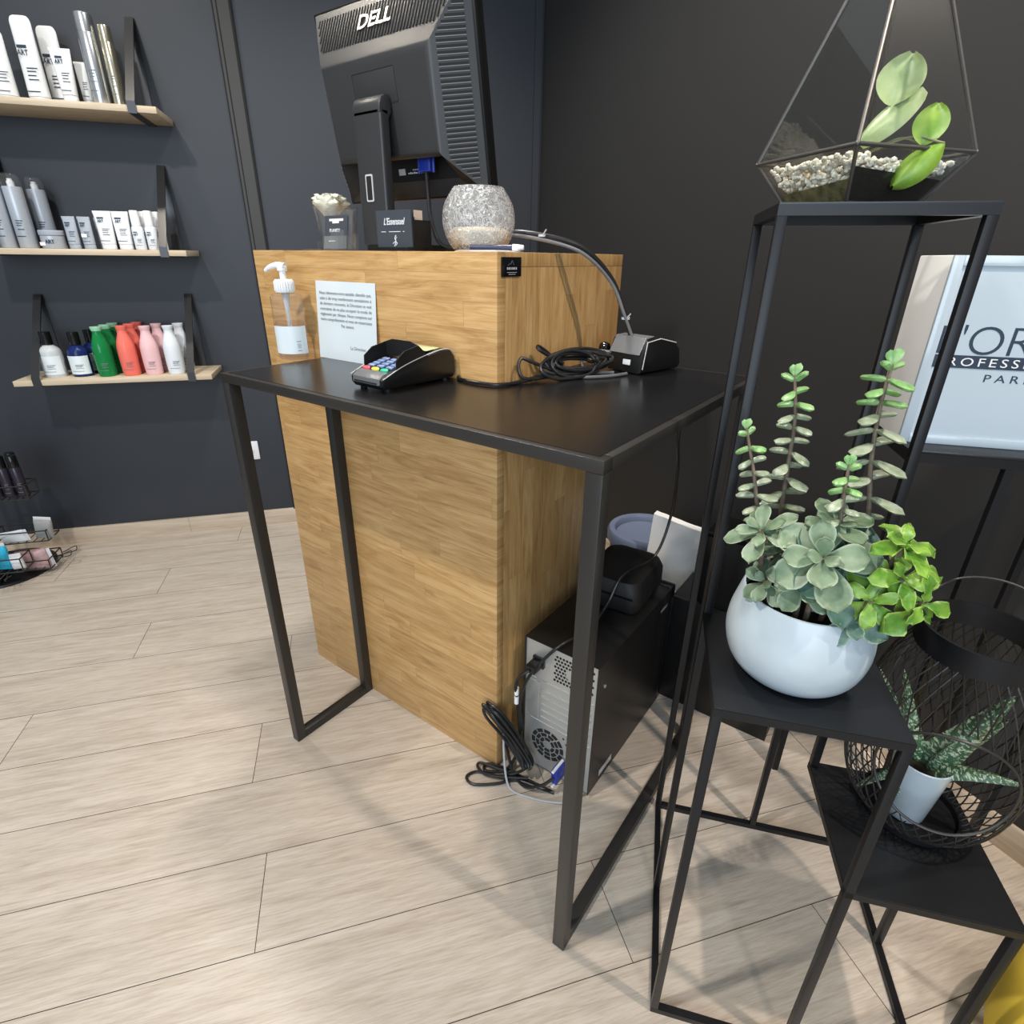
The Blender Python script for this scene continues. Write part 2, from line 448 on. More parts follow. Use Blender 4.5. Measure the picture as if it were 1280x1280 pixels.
def rrect(w, h, r, n=5, cx=0., cy=0.):
    pts = []
    for sx, sy, a0 in ((1, -1, -PI / 2), (1, 1, 0), (-1, 1, PI / 2), (-1, -1, PI)):
        for k in range(n + 1):
            a = a0 + k / n * PI / 2
            pts.append((cx + sx * (w / 2 - r) + r * math.cos(a), cy + sy * (h / 2 - r) + r * math.sin(a)))
    return pts

def text(name, body, size, m, parent, loc, rot=(PI / 2, 0, 0), align='CENTER', ext=.0002, shear=0., off=0., sx=1., space=1., lines=1.):
    cu = bpy.data.curves.new(name, 'FONT'); cu.body = body; cu.size = size; cu.align_x = align; cu.align_y = 'CENTER'
    cu.extrude = ext; cu.shear = shear; cu.offset = off; cu.resolution_u = 6 if size > .03 else 3; cu.space_character = space; cu.space_line = lines
    o = bpy.data.objects.new(name, cu); COL.objects.link(o)
    dg = bpy.context.evaluated_depsgraph_get(); dg.update()
    me = bpy.data.meshes.new_from_object(o.evaluated_get(dg))
    bpy.data.objects.remove(o); bpy.data.curves.remove(cu)
    me.name = name
    for v in me.vertices: v.co.x *= sx
    me.materials.clear(); me.materials.append(m)
    q = bpy.data.objects.new(name, me); COL.objects.link(q)
    q.location = loc; q.rotation_euler = rot; q.parent = parent
    return q

def copy_tree(o, parent=None):
    c = o.copy(); COL.objects.link(c)
    if parent: c.parent = parent
    for ch in list(o.children): copy_tree(ch, c)
    return c

# leaves ------------------------------------------------------------
def leaf(bm, base, d, up, L, W, thick=.002, cup=.12, curl=.1, shape='obov', nu=8, nv=6, wavy=0., twist=0., uvl=None):
    """a thick leaf blade from base along d; up = its upper face direction"""
    base = Vector(base); d = Vector(d).normalized(); up = Vector(up)
    s = d.cross(up)
    if s.length < 1e-4: s = d.orthogonal()
    s.normalize(); n = s.cross(d).normalized()
    ph = random.random() * 6
    def wid(t):
        if shape == 'obov': return W * (math.sin(PI * min(1, t ** 1.35 * .97 + .03)) ** .62) * (.55 + .55 * t)
        if shape == 'oval': return W * math.sin(PI * (t * .96 + .03)) ** .6
        if shape == 'lance': return W * (1 - t) ** .55 * (1 - .25 * t) * min(1, .75 + t * 1.5)
        return W * math.sin(PI * (t * .98 + .01)) ** .75
    top = []; bot = []
    for i in range(nu + 1):
        t = i / nu; w = max(wid(t), W * .03) / 2
        tw = twist * t
        ss = s * math.cos(tw) + n * math.sin(tw); nn = n * math.cos(tw) - s * math.sin(tw)
        c = base + d * (L * t) + n * (-curl * L * t * t)
        ra = []; rb = []
        for j in range(nv + 1):
            v = -1 + 2 * j / nv
            z = cup * W * v * v
            if wavy: z += wavy * W * math.sin(t * 11 + ph + v * 2) * abs(v) ** 1.5
            th = thick * (1 - v * v) ** .5 * min(1, t * 5 + .25) * min(1, (1 - t) * 5 + .05)
            p = c + ss * (w * v) + nn * z
            ra.append(bm.verts.new(p + nn * th)); rb.append(bm.verts.new(p - nn * th))
        top.append(ra); bot.append(rb)
    uvl = bm.loops.layers.uv.get('UVMap') or bm.loops.layers.uv.new('UVMap')
    def face(vs, uvs):
        f = bm.faces.new(vs)
        for lp, q in zip(f.loops, uvs): lp[uvl].uv = q
    for i in range(nu):
        for j in range(nv):
            q = [(i / nu, j / nv), ((i + 1) / nu, j / nv), ((i + 1) / nu, (j + 1) / nv), (i / nu, (j + 1) / nv)]
            face((top[i][j], top[i + 1][j], top[i + 1][j + 1], top[i][j + 1]), q)
            face((bot[i][j + 1], bot[i + 1][j + 1], bot[i + 1][j], bot[i][j]), [q[3], q[2], q[1], q[0]])
    for i in range(nu):
        face((top[i][0], bot[i][0], bot[i + 1][0], top[i + 1][0]), [(i / nu, 0)] * 4)
        face((top[i][nv], top[i + 1][nv], bot[i + 1][nv], bot[i][nv]), [(i / nu, 1)] * 4)
    for j in range(nv):
        face((top[nu][j], bot[nu][j], bot[nu][j + 1], top[nu][j + 1]), [(1, j / nv)] * 4)
        face((top[0][j], top[0][j + 1], bot[0][j + 1], bot[0][j]), [(0, j / nv)] * 4)

def rosette(bm, c, n, sizes, W=.75, shape='obov', cup=.12, curl=.12, start=0., lift=.25, wavy=0., thick=.0022):
    """sizes: list of rings (count, length, elevation)"""
    c = Vector(c); n = Vector(n).normalized(); x = n.orthogonal().normalized(); y = n.cross(x)
    for k, (cnt, L, el) in enumerate(sizes):
        for i in range(cnt):
            a = start + k * .9 + 2 * PI * i / cnt + random.uniform(-.15, .15)
            e = el + random.uniform(-.12, .12)
            rad = x * math.cos(a) + y * math.sin(a)
            d = rad * math.cos(e) + n * math.sin(e)
            up = n * math.cos(e) - rad * math.sin(e)
            LL = L * random.uniform(.88, 1.1)
            leaf(bm, c + rad * .002 - n * .004 * (len(sizes) - 1 - k), d, up, LL, LL * W * random.uniform(.9, 1.08), thick, cup, curl, shape, wavy=wavy)

# ------------------------------------------------------------------ frames of reference
LA = R(52); LP = Vector((-2.70, .56, 0)); LD = Vector((math.cos(LA), math.sin(LA), 0)); LN = Vector((LD.y, -LD.x, 0))
def SW(s, t, z=0.): return LP + LD * s + LN * t + Vector((0, 0, z))
CORNER = SW(2.02, 0)
RB = Vector((.33, 1.25, 0)); RD = (RB - CORNER).normalized(); RN = Vector((RD.y, -RD.x, 0))
RA = math.atan2(RD.y, RD.x)

# ------------------------------------------------------------------ floor
def build_floor():
    bm = new(); uvl = bm.loops.layers.uv.new('UVMap'); rl = bm.faces.layers.float.new('rnd')
    rng = random.Random(3)
    known = {0: .09, 1: .472, 3: .504, 5: .328, 6: .905, 8: .956, 9: 1.582, 2: -.25, 4: .95, 7: .30, 10: .70, 11: 1.25}
    rows = [(.144 + .1853 * k, k) for k in range(-2, 26)]
    g = .0007
    for t0, k in rows:
        off = known.get(k, rng.random() * 1.25)
        s = off - 1.25 * 3
        while s < 6.2:
            a, b = s + g, s + 1.25 - g
            a = max(a, -2.6); b = min(b, 6.)
            s += 1.25
            if b - a < .02: continue
            lo, hi = t0 + g, t0 + .1853 - g
            if lo < .0: lo = .0
            if hi <= lo: continue
            ps = [SW(a, lo), SW(b, lo), SW(b, hi), SW(a, hi)]
            f = bm.faces.new([bm.verts.new(p) for p in ps])
            r = rng.random() * 50
            f[rl] = r
            uo = rng.random() * 20; vo = rng.random() * 20
            for lp, q in zip(f.loops, ((a + uo, lo + vo), (b + uo, lo + vo), (b + uo, hi + vo), (a + uo, hi + vo))): lp[uvl].uv = q
    bmesh.ops.reverse_faces(bm, faces=bm.faces[:])
    for f in bm.faces: f.normal_update()
    if bm.faces[:][0].normal.z < 0: bmesh.ops.reverse_faces(bm, faces=bm.faces[:])
    o = obj('floor', bm, M['floor'], smooth=False, uv=True)
    struct(o)
    b2 = new(); box(b2, (-2.6, -4.95, -.06), (6.1, -.0005, -.0012))
    obj('underlay', b2, M['underfloor'], o, loc=LP, rot=(0, 0, LA), smooth=False)
    return o
build_floor()

# ------------------------------------------------------------------ walls (local frame: x along wall, -y into room)
def wall_box(name, m, s0, s1, t0, t1, z0, z1, org, ang, parent=None, bev=0.):
    bm = new(); box(bm, (s0, -t1, z0), (s1, -t0, z1), bev)
    return obj(name, bm, m, parent, loc=org, rot=(0, 0, ang))
struct(wall_box('wall_left', M['paint_navy'], -2.2, 2.02, -.10, 0, 0, 2.7, LP, LA), 'dark navy charcoal wall behind the shelves')
struct(wall_box('wall_right', M['paint_char'], -.06, 3.2, -.10, 0, 0, 2.7, CORNER, RA), 'charcoal wall behind the plant stand')
def skirting(name, org, ang, s0, s1, joints):
    bm = new()
    s = s0
    for j in list(joints) + [s1]:
        prism(bm, [(0, 0), (-.012, 0), (-.012, .062), (-.009, .067), (0, .067)], 'x', s + .0004, j - .0004)
        s = j
    struct(obj(name, bm, M['base_oak'], loc=org, rot=(0, 0, ang)))
skirting('baseboard_left', LP, LA, -2.1, 2.0, (-.9, .478, 1.7))
skirting('baseboard_right', CORNER, RA, .06, 3.1, (1.3,))
# vertical casing with two dark grooves beside the shelves
t1 = wall_box('trim_1', M['paint_trim'], .905, .962, 0, .010, 0, 2.7, LP, LA); struct(t1)
for a, b in ((.9045, .9085), (.9165, .9205), (.9555, .9625)):
    bm = new(); box(bm, (a, -.0108, 0), (b, -.0102, 2.7)); obj('groove', bm, M['groove'], t1, smooth=False)
t2 = wall_box('trim_2', M['paint_navy'], 1.985, 2.012, 0, .008, 0, 2.7, LP, LA); struct(t2)

# wall socket
so = thing('wall_socket', 'white wall socket low on navy wall behind the table leg', 'socket', SW(.765, 0, .345), LA)
bm = new(); box(bm, (-.04, -.010, -.04), (.04, -.0005, .04), .004); obj('plate', bm, M['white_plastic'], so)
bm = new(); lathe(bm, [(.021, 0), (.0215, .0025), (.019, .0035)], 28); obj('socket_ring', bm, M['white_plastic'], so, loc=(0, -.0095, 0), rot=(PI / 2, 0, 0))
bm = new(); lathe(bm, [(.0185, 0), (.0185, .001)], 28); obj('recess', bm, M['grey_slot'], so, loc=(0, -.0125, 0), rot=(PI / 2, 0, 0))
bm = new()
for x in (-.0095, .0095): lathe(bm, [(.0025, 0), (.0025, .0006)], 10, off=(x, 0, 0))
obj('pin_hole', bm, M['steel_dark'], so, loc=(0, -.0135, 0), rot=(PI / 2, 0, 0))

# ------------------------------------------------------------------ oak reception counter
CX0, CX1, CY0, CY1, CZ = -1.2707, -.5883, .7565, 1.1925, 1.1072
ct = thing('reception_counter', 'tall oak stave reception counter standing behind the black table', 'counter', (CX0, CY0, 0))
W_, D_ = CX1 - CX0, CY1 - CY0
bm = new(); box(bm, (0, 0, 0), (W_, .022, CZ), .0012); obj('front_panel', bm, M['oak_front'], ct)
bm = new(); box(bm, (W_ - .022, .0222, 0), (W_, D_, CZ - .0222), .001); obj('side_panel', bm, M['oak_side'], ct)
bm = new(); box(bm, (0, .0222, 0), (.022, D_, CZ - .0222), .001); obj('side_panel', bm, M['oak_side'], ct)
bm = new(); box(bm, (0, .0222, CZ - .022), (W_, D_, CZ), .001); obj('countertop', bm, M['oak_top'], ct)
bm = new(); box(bm, (.0222, .0222, .60), (W_ - .0222, D_ - .03, .618)); obj('inner_shelf', bm, M['oak_top'], ct)
# small black plaque on its side
pq = thing('name_plaque', 'small square black plaque at top corner of oak counter side', 'plaque', (CX1, .792, 1.0855))
bm = new(); box(bm, (.0002, -.026, -.0145), (.003, .026, .0145), .0008); obj('plate', bm, M['black_gloss'], pq)
bm = new()
for a, b in (((-.004, .0035), (0, .0095)), ((0, .0095), (.005, .003)), ((-.011, .0022), (-.006, .005))):
    bar(bm, (.0032, a[0], a[1]), (.0032, b[0], b[1]), .0006)
obj('emblem', bm, M['ink_grey'], pq)
bm = new()
for i, w in enumerate((.0016, .0018, .0012, .0016, .0018, .0014, .0016)):
    box(bm, (.003, -.0135 + i * .004, -.004), (.0033, -.0135 + i * .004 + w * 1.5, -.0005))
for k in range(2): box(bm, (.003, -.013 + k * .004, -.0085 - k * .0028), (.0033, .013 - k * .004, -.0078 - k * .0028))
obj('lettering', bm, M['grey_slot'], pq)

# ------------------------------------------------------------------ black console table wrapped round the counter
TX0, TX1, TY0, TYL, TYR, TZ = -1.0473, -.2578, .5195, .7555, 1.1278, .9008
tb = thing('console_table', 'slim black metal console table notched round the oak counter', 'table', (TX0, TY0, 0))
tw, tl, tr = TX1 - TX0, TYL - TY0, TYR - TY0
XN = CX1 - TX0 + .0015
bm = new()
outl = [(.011, .011), (tw - .011, .011), (tw - .011, tr - .011), (XN + .001, tr - .011), (XN + .001, tl - .0005), (.011, tl - .0005)]
prism(bm, outl, 'z', TZ - .002, TZ + .0006); obj('tabletop', bm, M['black_top'], tb)
bm = new(); F = .02
def rim(a, b): box(bm, (min(a[0], b[0]), min(a[1], b[1]), TZ - .016), (max(a[0], b[0]), max(a[1], b[1]), TZ), .0008)
rim((0, 0), (tw, .022)); rim((0, .022), (.022, tl)); rim((tw - .022, .022), (tw, tr)); rim((XN + .001, tr - .022), (tw - .022, tr))
obj('top_frame', bm, M['black_metal'], tb)
LW_ = .0225
for x, y in ((0, 0), (tw - LW_, 0), (0, tl - LW_), (tw - LW_, tr - LW_)):
    bm = new(); box(bm, (x, y, 0), (x + LW_, y + LW_, TZ - .0161), .0012); obj('leg', bm, M['black_metal'], tb)
for x, y1 in ((0, tl), (tw - LW_, tr)):
    bm = new(); box(bm, (x, LW_, 0), (x + LW_, y1 - LW_, .020), .0012); obj('floor_bar', bm, M['black_metal'], tb)

# ------------------------------------------------------------------ things on the table
TT = TZ + .0008
def pump_bottle():
    o = thing('sanitizer_bottle', 'clear pump bottle of hand gel with white pump and label on the black table', 'bottle', (-1.083, .700, TT), R(18))
    bm = new(); prof = [(.0, .0), (.029, .0), (.0325, .004), (.0325, .120), (.030, .1245), (.0165, .1275), (.0165, .133)]
    lathe(bm, prof[1:], 40, sy=.82); obj('body', bm, M['gel'], o)
    bm = new(); lathe(bm, [(.0285, .004), (.0300, .007), (.0300, .073), (.0285, .0745)], 36, sy=.8); obj('gel', bm, thin_glass('clear_gel_fill', (.93, .90, .89), 1.2, .05), o)
    bm = new()
    n = 30; a0, a1 = R(-172), R(12)
    rows = []
    for z in (.012, .066):
        rows.append([bm.verts.new((.0330 * math.cos(a0 + (a1 - a0) * i / n), .0330 * .82 * math.sin(a0 + (a1 - a0) * i / n), z)) for i in range(n + 1)])
    for i in range(n): bm.faces.new((rows[0][i], rows[0][i + 1], rows[1][i + 1], rows[1][i]))
    obj('label', bm, M['label'], o)
    bm = new()
    def lb(a, z, w, h=.0012):
        vs = []
        for k in range(5):
            aa = R(a) + (k / 4 - .5) * w / .033
            vs.append((.0333 * math.cos(aa), .0333 * .82 * math.sin(aa)))
        for p, q in zip(vs, vs[1:]):
            bm.faces.new([bm.verts.new((*p, z)), bm.verts.new((*q, z)), bm.verts.new((*q, z + h)), bm.verts.new((*p, z + h))])
    for z, w in ((.060, .006), (.050, .010), (.040, .008), (.0375, .010)): lb(-150, z, w, .0018 if z in (.06, .04) else .0008)
    for z, w in ((.036, .010), (.031, .009), (.0285, .009), (.026, .009), (.0235, .008), (.018, .009)): lb(-32, z, w, .0012 if z > .035 or z < .02 else .0007)
    obj('label_print', bm, M['ink_grey'], o, smooth=False)
    bm = new(); lathe(bm, [(.0180, .129), (.0185, .130), (.0185, .150), (.0165, .153), (.0060, .1535), (.0062, .168), (.0095, .169), (.0095, .176), (.007, .179)], 28)
    for i in range(24):
        a = 2 * PI * i / 24; bar(bm, (.0187 * math.cos(a), .0187 * math.sin(a), .132), (.0187 * math.cos(a), .0187 * math.sin(a), .149), .0012)
    obj('pump_collar', bm, M['white_cap'], o)
    bm = new(); sweep(bm, cr([(.008, 0, .1765), (-.010, 0, .1785), (-.028, 0, .1745), (-.040, 0, .168)], 6), .0055, 10, rad=lambda t: .0068 - .0030 * t); obj('pump_nozzle', bm, M['white_cap'], o)
    bm = new(); lathe(bm, [(.0075, .129), (.0065, .112), (.0052, .108), (.0052, .098), (.003, .094), (.003, .01)], 16); obj('dip_tube', bm, mat('milky_dip_tube', (.8, .82, .83), .3, trans=.4), o)
    return o
pump_bottle()

# notice leaning on the counter front
nl = R(-4.2)
no = thing('notice_sheet', 'laminated white sheet of printed French text leaning on the oak counter', 'notice', (-.966, CY0 - .0125, TT), 0)
bm = new(); box(bm, (-.0905, 0, 0), (.0905, .0008, .151)); sh = obj('sheet', bm, M['paper_lam'], no, rot=(nl, 0, 0))
lines = ['Nous informons notre aimable clientèle que,', 'suite à de trop nombreuses annulations à', 'de derniers moments, la Direction se voit',
         'contrainte de ne plus accepter le mode de', 'règlement par chèque. Nous comptons sur', 'votre compréhension et vous en remercions']
for i, s in enumerate(lines):
    t = text('printed_line', s, .0089, M['ink_grey'], sh, (0, -.0004, .1285 - i * .0101), ext=.0001)
    w = max(v.co.x for v in t.data.vertices) - min(v.co.x for v in t.data.vertices)
    for v in t.data.vertices: v.co.x *= .158 / w
text('printed_line', 'Par avance.', .0089, M['ink_grey'], sh, (.006, -.0004, .0675), ext=.0001)
text('printed_line', 'La Direction', .0092, M['ink_grey'], sh, (.035, -.0004, .0270), ext=.0001)

def card_terminal():
    o = thing('card_terminal', 'black card payment terminal with coloured keys and privacy shield', 'card terminal', (-.722, .588, TT), R(-2))
    o.scale = (1, .855, 1)
    bm = new()
    out = [(0, .010), (.006, .004), (.185, .004), (.193, .012), (.192, .040), (.180, .052), (.150, .054), (.122, .0475), (.06, .036), (.010, .0275), (0, .020)]
    prism(bm, [(p[0], p[1]) for p in out], 'x', -.040, .040, .005); obj('body', bm, M['black_plastic'], o)
    bm = new()
    for x in (-.03, .03):
        for y in (.02, .17): lathe(bm, [(.006, 0), (.006, .0055)], 12, off=(x, y, 0))
    obj('foot', bm, M['black_matte'], o)
    bm = new(); prism(bm, [(-.002, .012), (.02, .012), (.02, .030), (.010, .0288), (-.001, .0215)], 'x', -.034, .034, .003); obj('front_panel', bm, M['grey_plastic'], o)
    bm = new(); box(bm, (-.028, -.0035, .0135), (.028, .001, .0155), .0006); obj('card_slot', bm, M['steel_dark'], o)
    # keypad on the slope
    def top(y): return .0275 + (y - .010) * (.0475 - .0275) / .112
    sl = math.atan2(.020, .112)
    km = [M['key_red'], M['key_yellow'], M['key_green']]
    for i in range(3):
        bm = new(); lathe(bm, [(.0085, 0), (.0085, .0028), (.007, .0036)], 20, sy=.62); obj('key', bm, km[i], o, loc=(-.022 + i * .022, .024, top(.024)), rot=(sl, 0, 0))
    for r in range(4):
        for c in range(3):
            bm = new(); box(bm, (-.0075, -.0042, 0), (.0075, .0042, .0034), .0012); obj('key', bm, M['key_blue'], o, loc=(-.022 + c * .022, .038 + r * .0115, top(.038 + r * .0115)), rot=(sl, 0, 0))
    # privacy shield
    bm = new()
    for s in (-1, 1):
        x0 = s * .0395
        prism(bm, [(.034, top(.034) - .004), (.036, .048), (.056, .060), (.092, .066), (.120, top(.12) - .002)], 'x', x0 - .001, x0 + .001)
    prism(bm, [(-.0395, .044), (.0395, .044), (.0395, .066), (.022, .071), (-.022, .071), (-.0395, .066)], 'y', .0905, .0925)
    bmesh.ops.translate(bm, vec=(0, 0, 0), verts=bm.verts[:])
    obj('privacy_shield', bm, M['black_matte'], o)
    bm = new(); box(bm, (-.027, -.020, 0), (.027, .018, .0012), .0008); obj('screen', bm, M['screen_lcd'], o, loc=(0, .146, .0532), rot=(R(3), 0, 0))
    bm = new()
    for s in (-1, 1): sweep(bm, cr([(s * .0402, .002, .022), (s * .0404, .05, .037), (s * .0404, .11, .049), (s * .0404, .165, .0545), (s * .040, .19, .046)], 6), .0009, 6)
    obj('edge_trim', bm, M['grey_slot'], o)
    return o
card_terminal()

def receipt_dock():
    o = thing('receipt_printer', 'small black receipt printer base with white sticker beside cable heap', 'receipt printer', (-.475, 1.003, TT), R(-14))
    bm = new(); prism(bm, [(0, .002), (.118, .002), (.125, .010), (.118, .040), (.095, .057), (.05, .064), (.014, .062), (.002, .034)], 'x', -.042, .042, .006); obj('body', bm, M['black_plastic'], o)
    bm = new(); prism(bm, [(-.0018, .036), (.0005, .034), (.0175, .0635), (.040, .0658), (.040, .0668), (.0155, .0655)], 'x', -.036, .036, .001); obj('paper_flap', bm, M['grey_plastic'], o)
    bm = new(); box(bm, (-.028, -.0012, -.003), (.026, .0006, .005), .0004); obj('white_strip', bm, M['paper'], o, loc=(0, .012, .0562), rot=(R(-31), 0, 0))
    bm = new(); box(bm, (-.006, -.0012, -.005), (.012, .0006, .005), .0008); obj('sticker', bm, M['paper'], o, loc=(.004, .0006, .020), rot=(R(-4), 0, 0))
    bm = new(); sweep(bm, [(.0425, .004, .010), (.0425, .012, .058), (.0425, .05, .0625), (.0425, .10, .052)], .001, 6); obj('side_trim', bm, M['grey_slot'], o)
    bm = new(); lathe(bm, [(.004, -.004), (.010, 0), (.0115, .008), (.008, .016)], 18); obj('side_knob', bm, M['black_gloss'], o, loc=(-.052, .012, .037), rot=(0, R(-80), R(20)))
    return o
receipt_dock()

def cable(name, label, paths, m='cable', r=.0028, cat='cable', n=8, group=None):
    bm = new()
    for p in paths: sweep(bm, cr(p, n), r, 8)
    o = obj(name, bm, M[m], None); tag(o, label, cat, group)
    return o
zt = TT + .0032
rng = random.Random(5)
heap = [[(-.700, .800, .918), (-.680, .795, zt), (-.655, .778, zt), (-.622, .790, zt), (-.600, .745, zt), (-.575, .80, zt), (-.555, .84, zt + .004), (-.54, .88, zt + .01)]]
heap[0] = [(-.702, .803, .918), (-.690, .800, zt + .003), (-.672, .752, zt), (-.64, .738, zt), (-.600, .738, zt), (-.575, .750, zt), (-.562, .79, zt), (-.552, .84, zt + .004), (-.54, .89, zt + .012)]
lp = []
for k in range(9):                     # the tied loops
    a = rng.uniform(0, 1); c = Vector((-.522 + rng.uniform(-.008, .008), .905 + rng.uniform(-.02, .02), zt + .016 + rng.uniform(0, .010)))
    ax = Vector((.026 + rng.uniform(-.006, .008), .052 + rng.uniform(-.012, .012), 0)); 
    ay = Vector((-.012, .006, .017 + rng.uniform(-.006, .006)))
    lp += [c + ax * math.cos(2 * PI * i / 14 + a) + ay * math.sin(2 * PI * i / 14 + a) for i in range(14)]
for v in lp: v.z = max(v.z, zt)
heap.append(lp)
heap.append([(-.535, .86, zt + .01), (-.562, .82, zt + .030), (-.574, .806, zt + .036), (-.572, .796, zt + .02), (-.560, .80, zt + .004), (-.535, .85, zt + .004)])
heap.append([(-.54, .89, zt + .02), (-.563, .85, zt + .045), (-.57, .852, zt + .052), (-.562, .87, zt + .040), (-.545, .90, zt + .01)])
cable('terminal_cable', 'tangled black cable heap between card terminal and receipt printer', heap, 'cable', .0031)
cable('printer_lead', 'grey lead curving from cable heap to the receipt printer', [[(-.545, .900, zt + .006), (-.540, .88, zt), (-.520, .885, zt), (-.49, .905, zt), (-.465, .945, zt), (-.455, .978, zt)],
      [(-.500, 1.02, .933), (-.535, 1.00, .936), (-.548, .975, .925), (-.535, .96, zt + .002), (-.505, .955, zt), (-.478, .972, zt)]], 'cable_silver', .003)

# cable bundle coming down from the counter
cb = thing('cable_bundle', 'black bundled cables arching off the countertop down to the receipt printer', 'cable', (-.66, .895, CZ))
bp = [(-.72, .915, 1.128), (-.66, .892, 1.140), (-.58, .925, 1.129), (-.54, .955, 1.110), (-.51, .997, 1.064), (-.49, 1.015, 1.009), (-.478, 1.030, .967)]
bm = new(); sweep(bm, [Vector(p) - cb.location for p in cr(bp, 8)], .0048, 10); obj('strand', bm, M['cable'], cb)
bm = new(); sweep(bm, [Vector(p) - cb.location + Vector((.004, -.004, -.009 * math.sin(PI * i / 48))) for i, p in enumerate(cr(bp, 8))], .003, 8); obj('strand', bm, M['cable_silver'], cb)
bm = new()
for i in (13, 42):
    p = cr(bp, 8)[i] - cb.location
    lathe(bm, [(.0075, -.002), (.0078, 0), (.0075, .002)], 12, off=p); bar(bm, p + Vector((.004, -.004, 0)), p + Vector((.012, -.006, .009)), .0018)
obj('cable_tie', bm, M['grey_slot'], cb)
cable('hanging_cord', 'thin black cord hanging from the table down across the computer', [[(-.372, 1.085, .879), (-.378, 1.085, .775), (-.392, 1.150, .68), (-.402, 1.180, .56), (-.412, 1.135, .464), (-.436, 1.02, .458), (-.447, .975, .40), (-.450, .90, .3745), (-.470, .82, .372), (-.500, .795, .33), (-.530, .785, .27), (-.545, .785, .20), (-.540, .79, .12)]], 'cable', .0034)

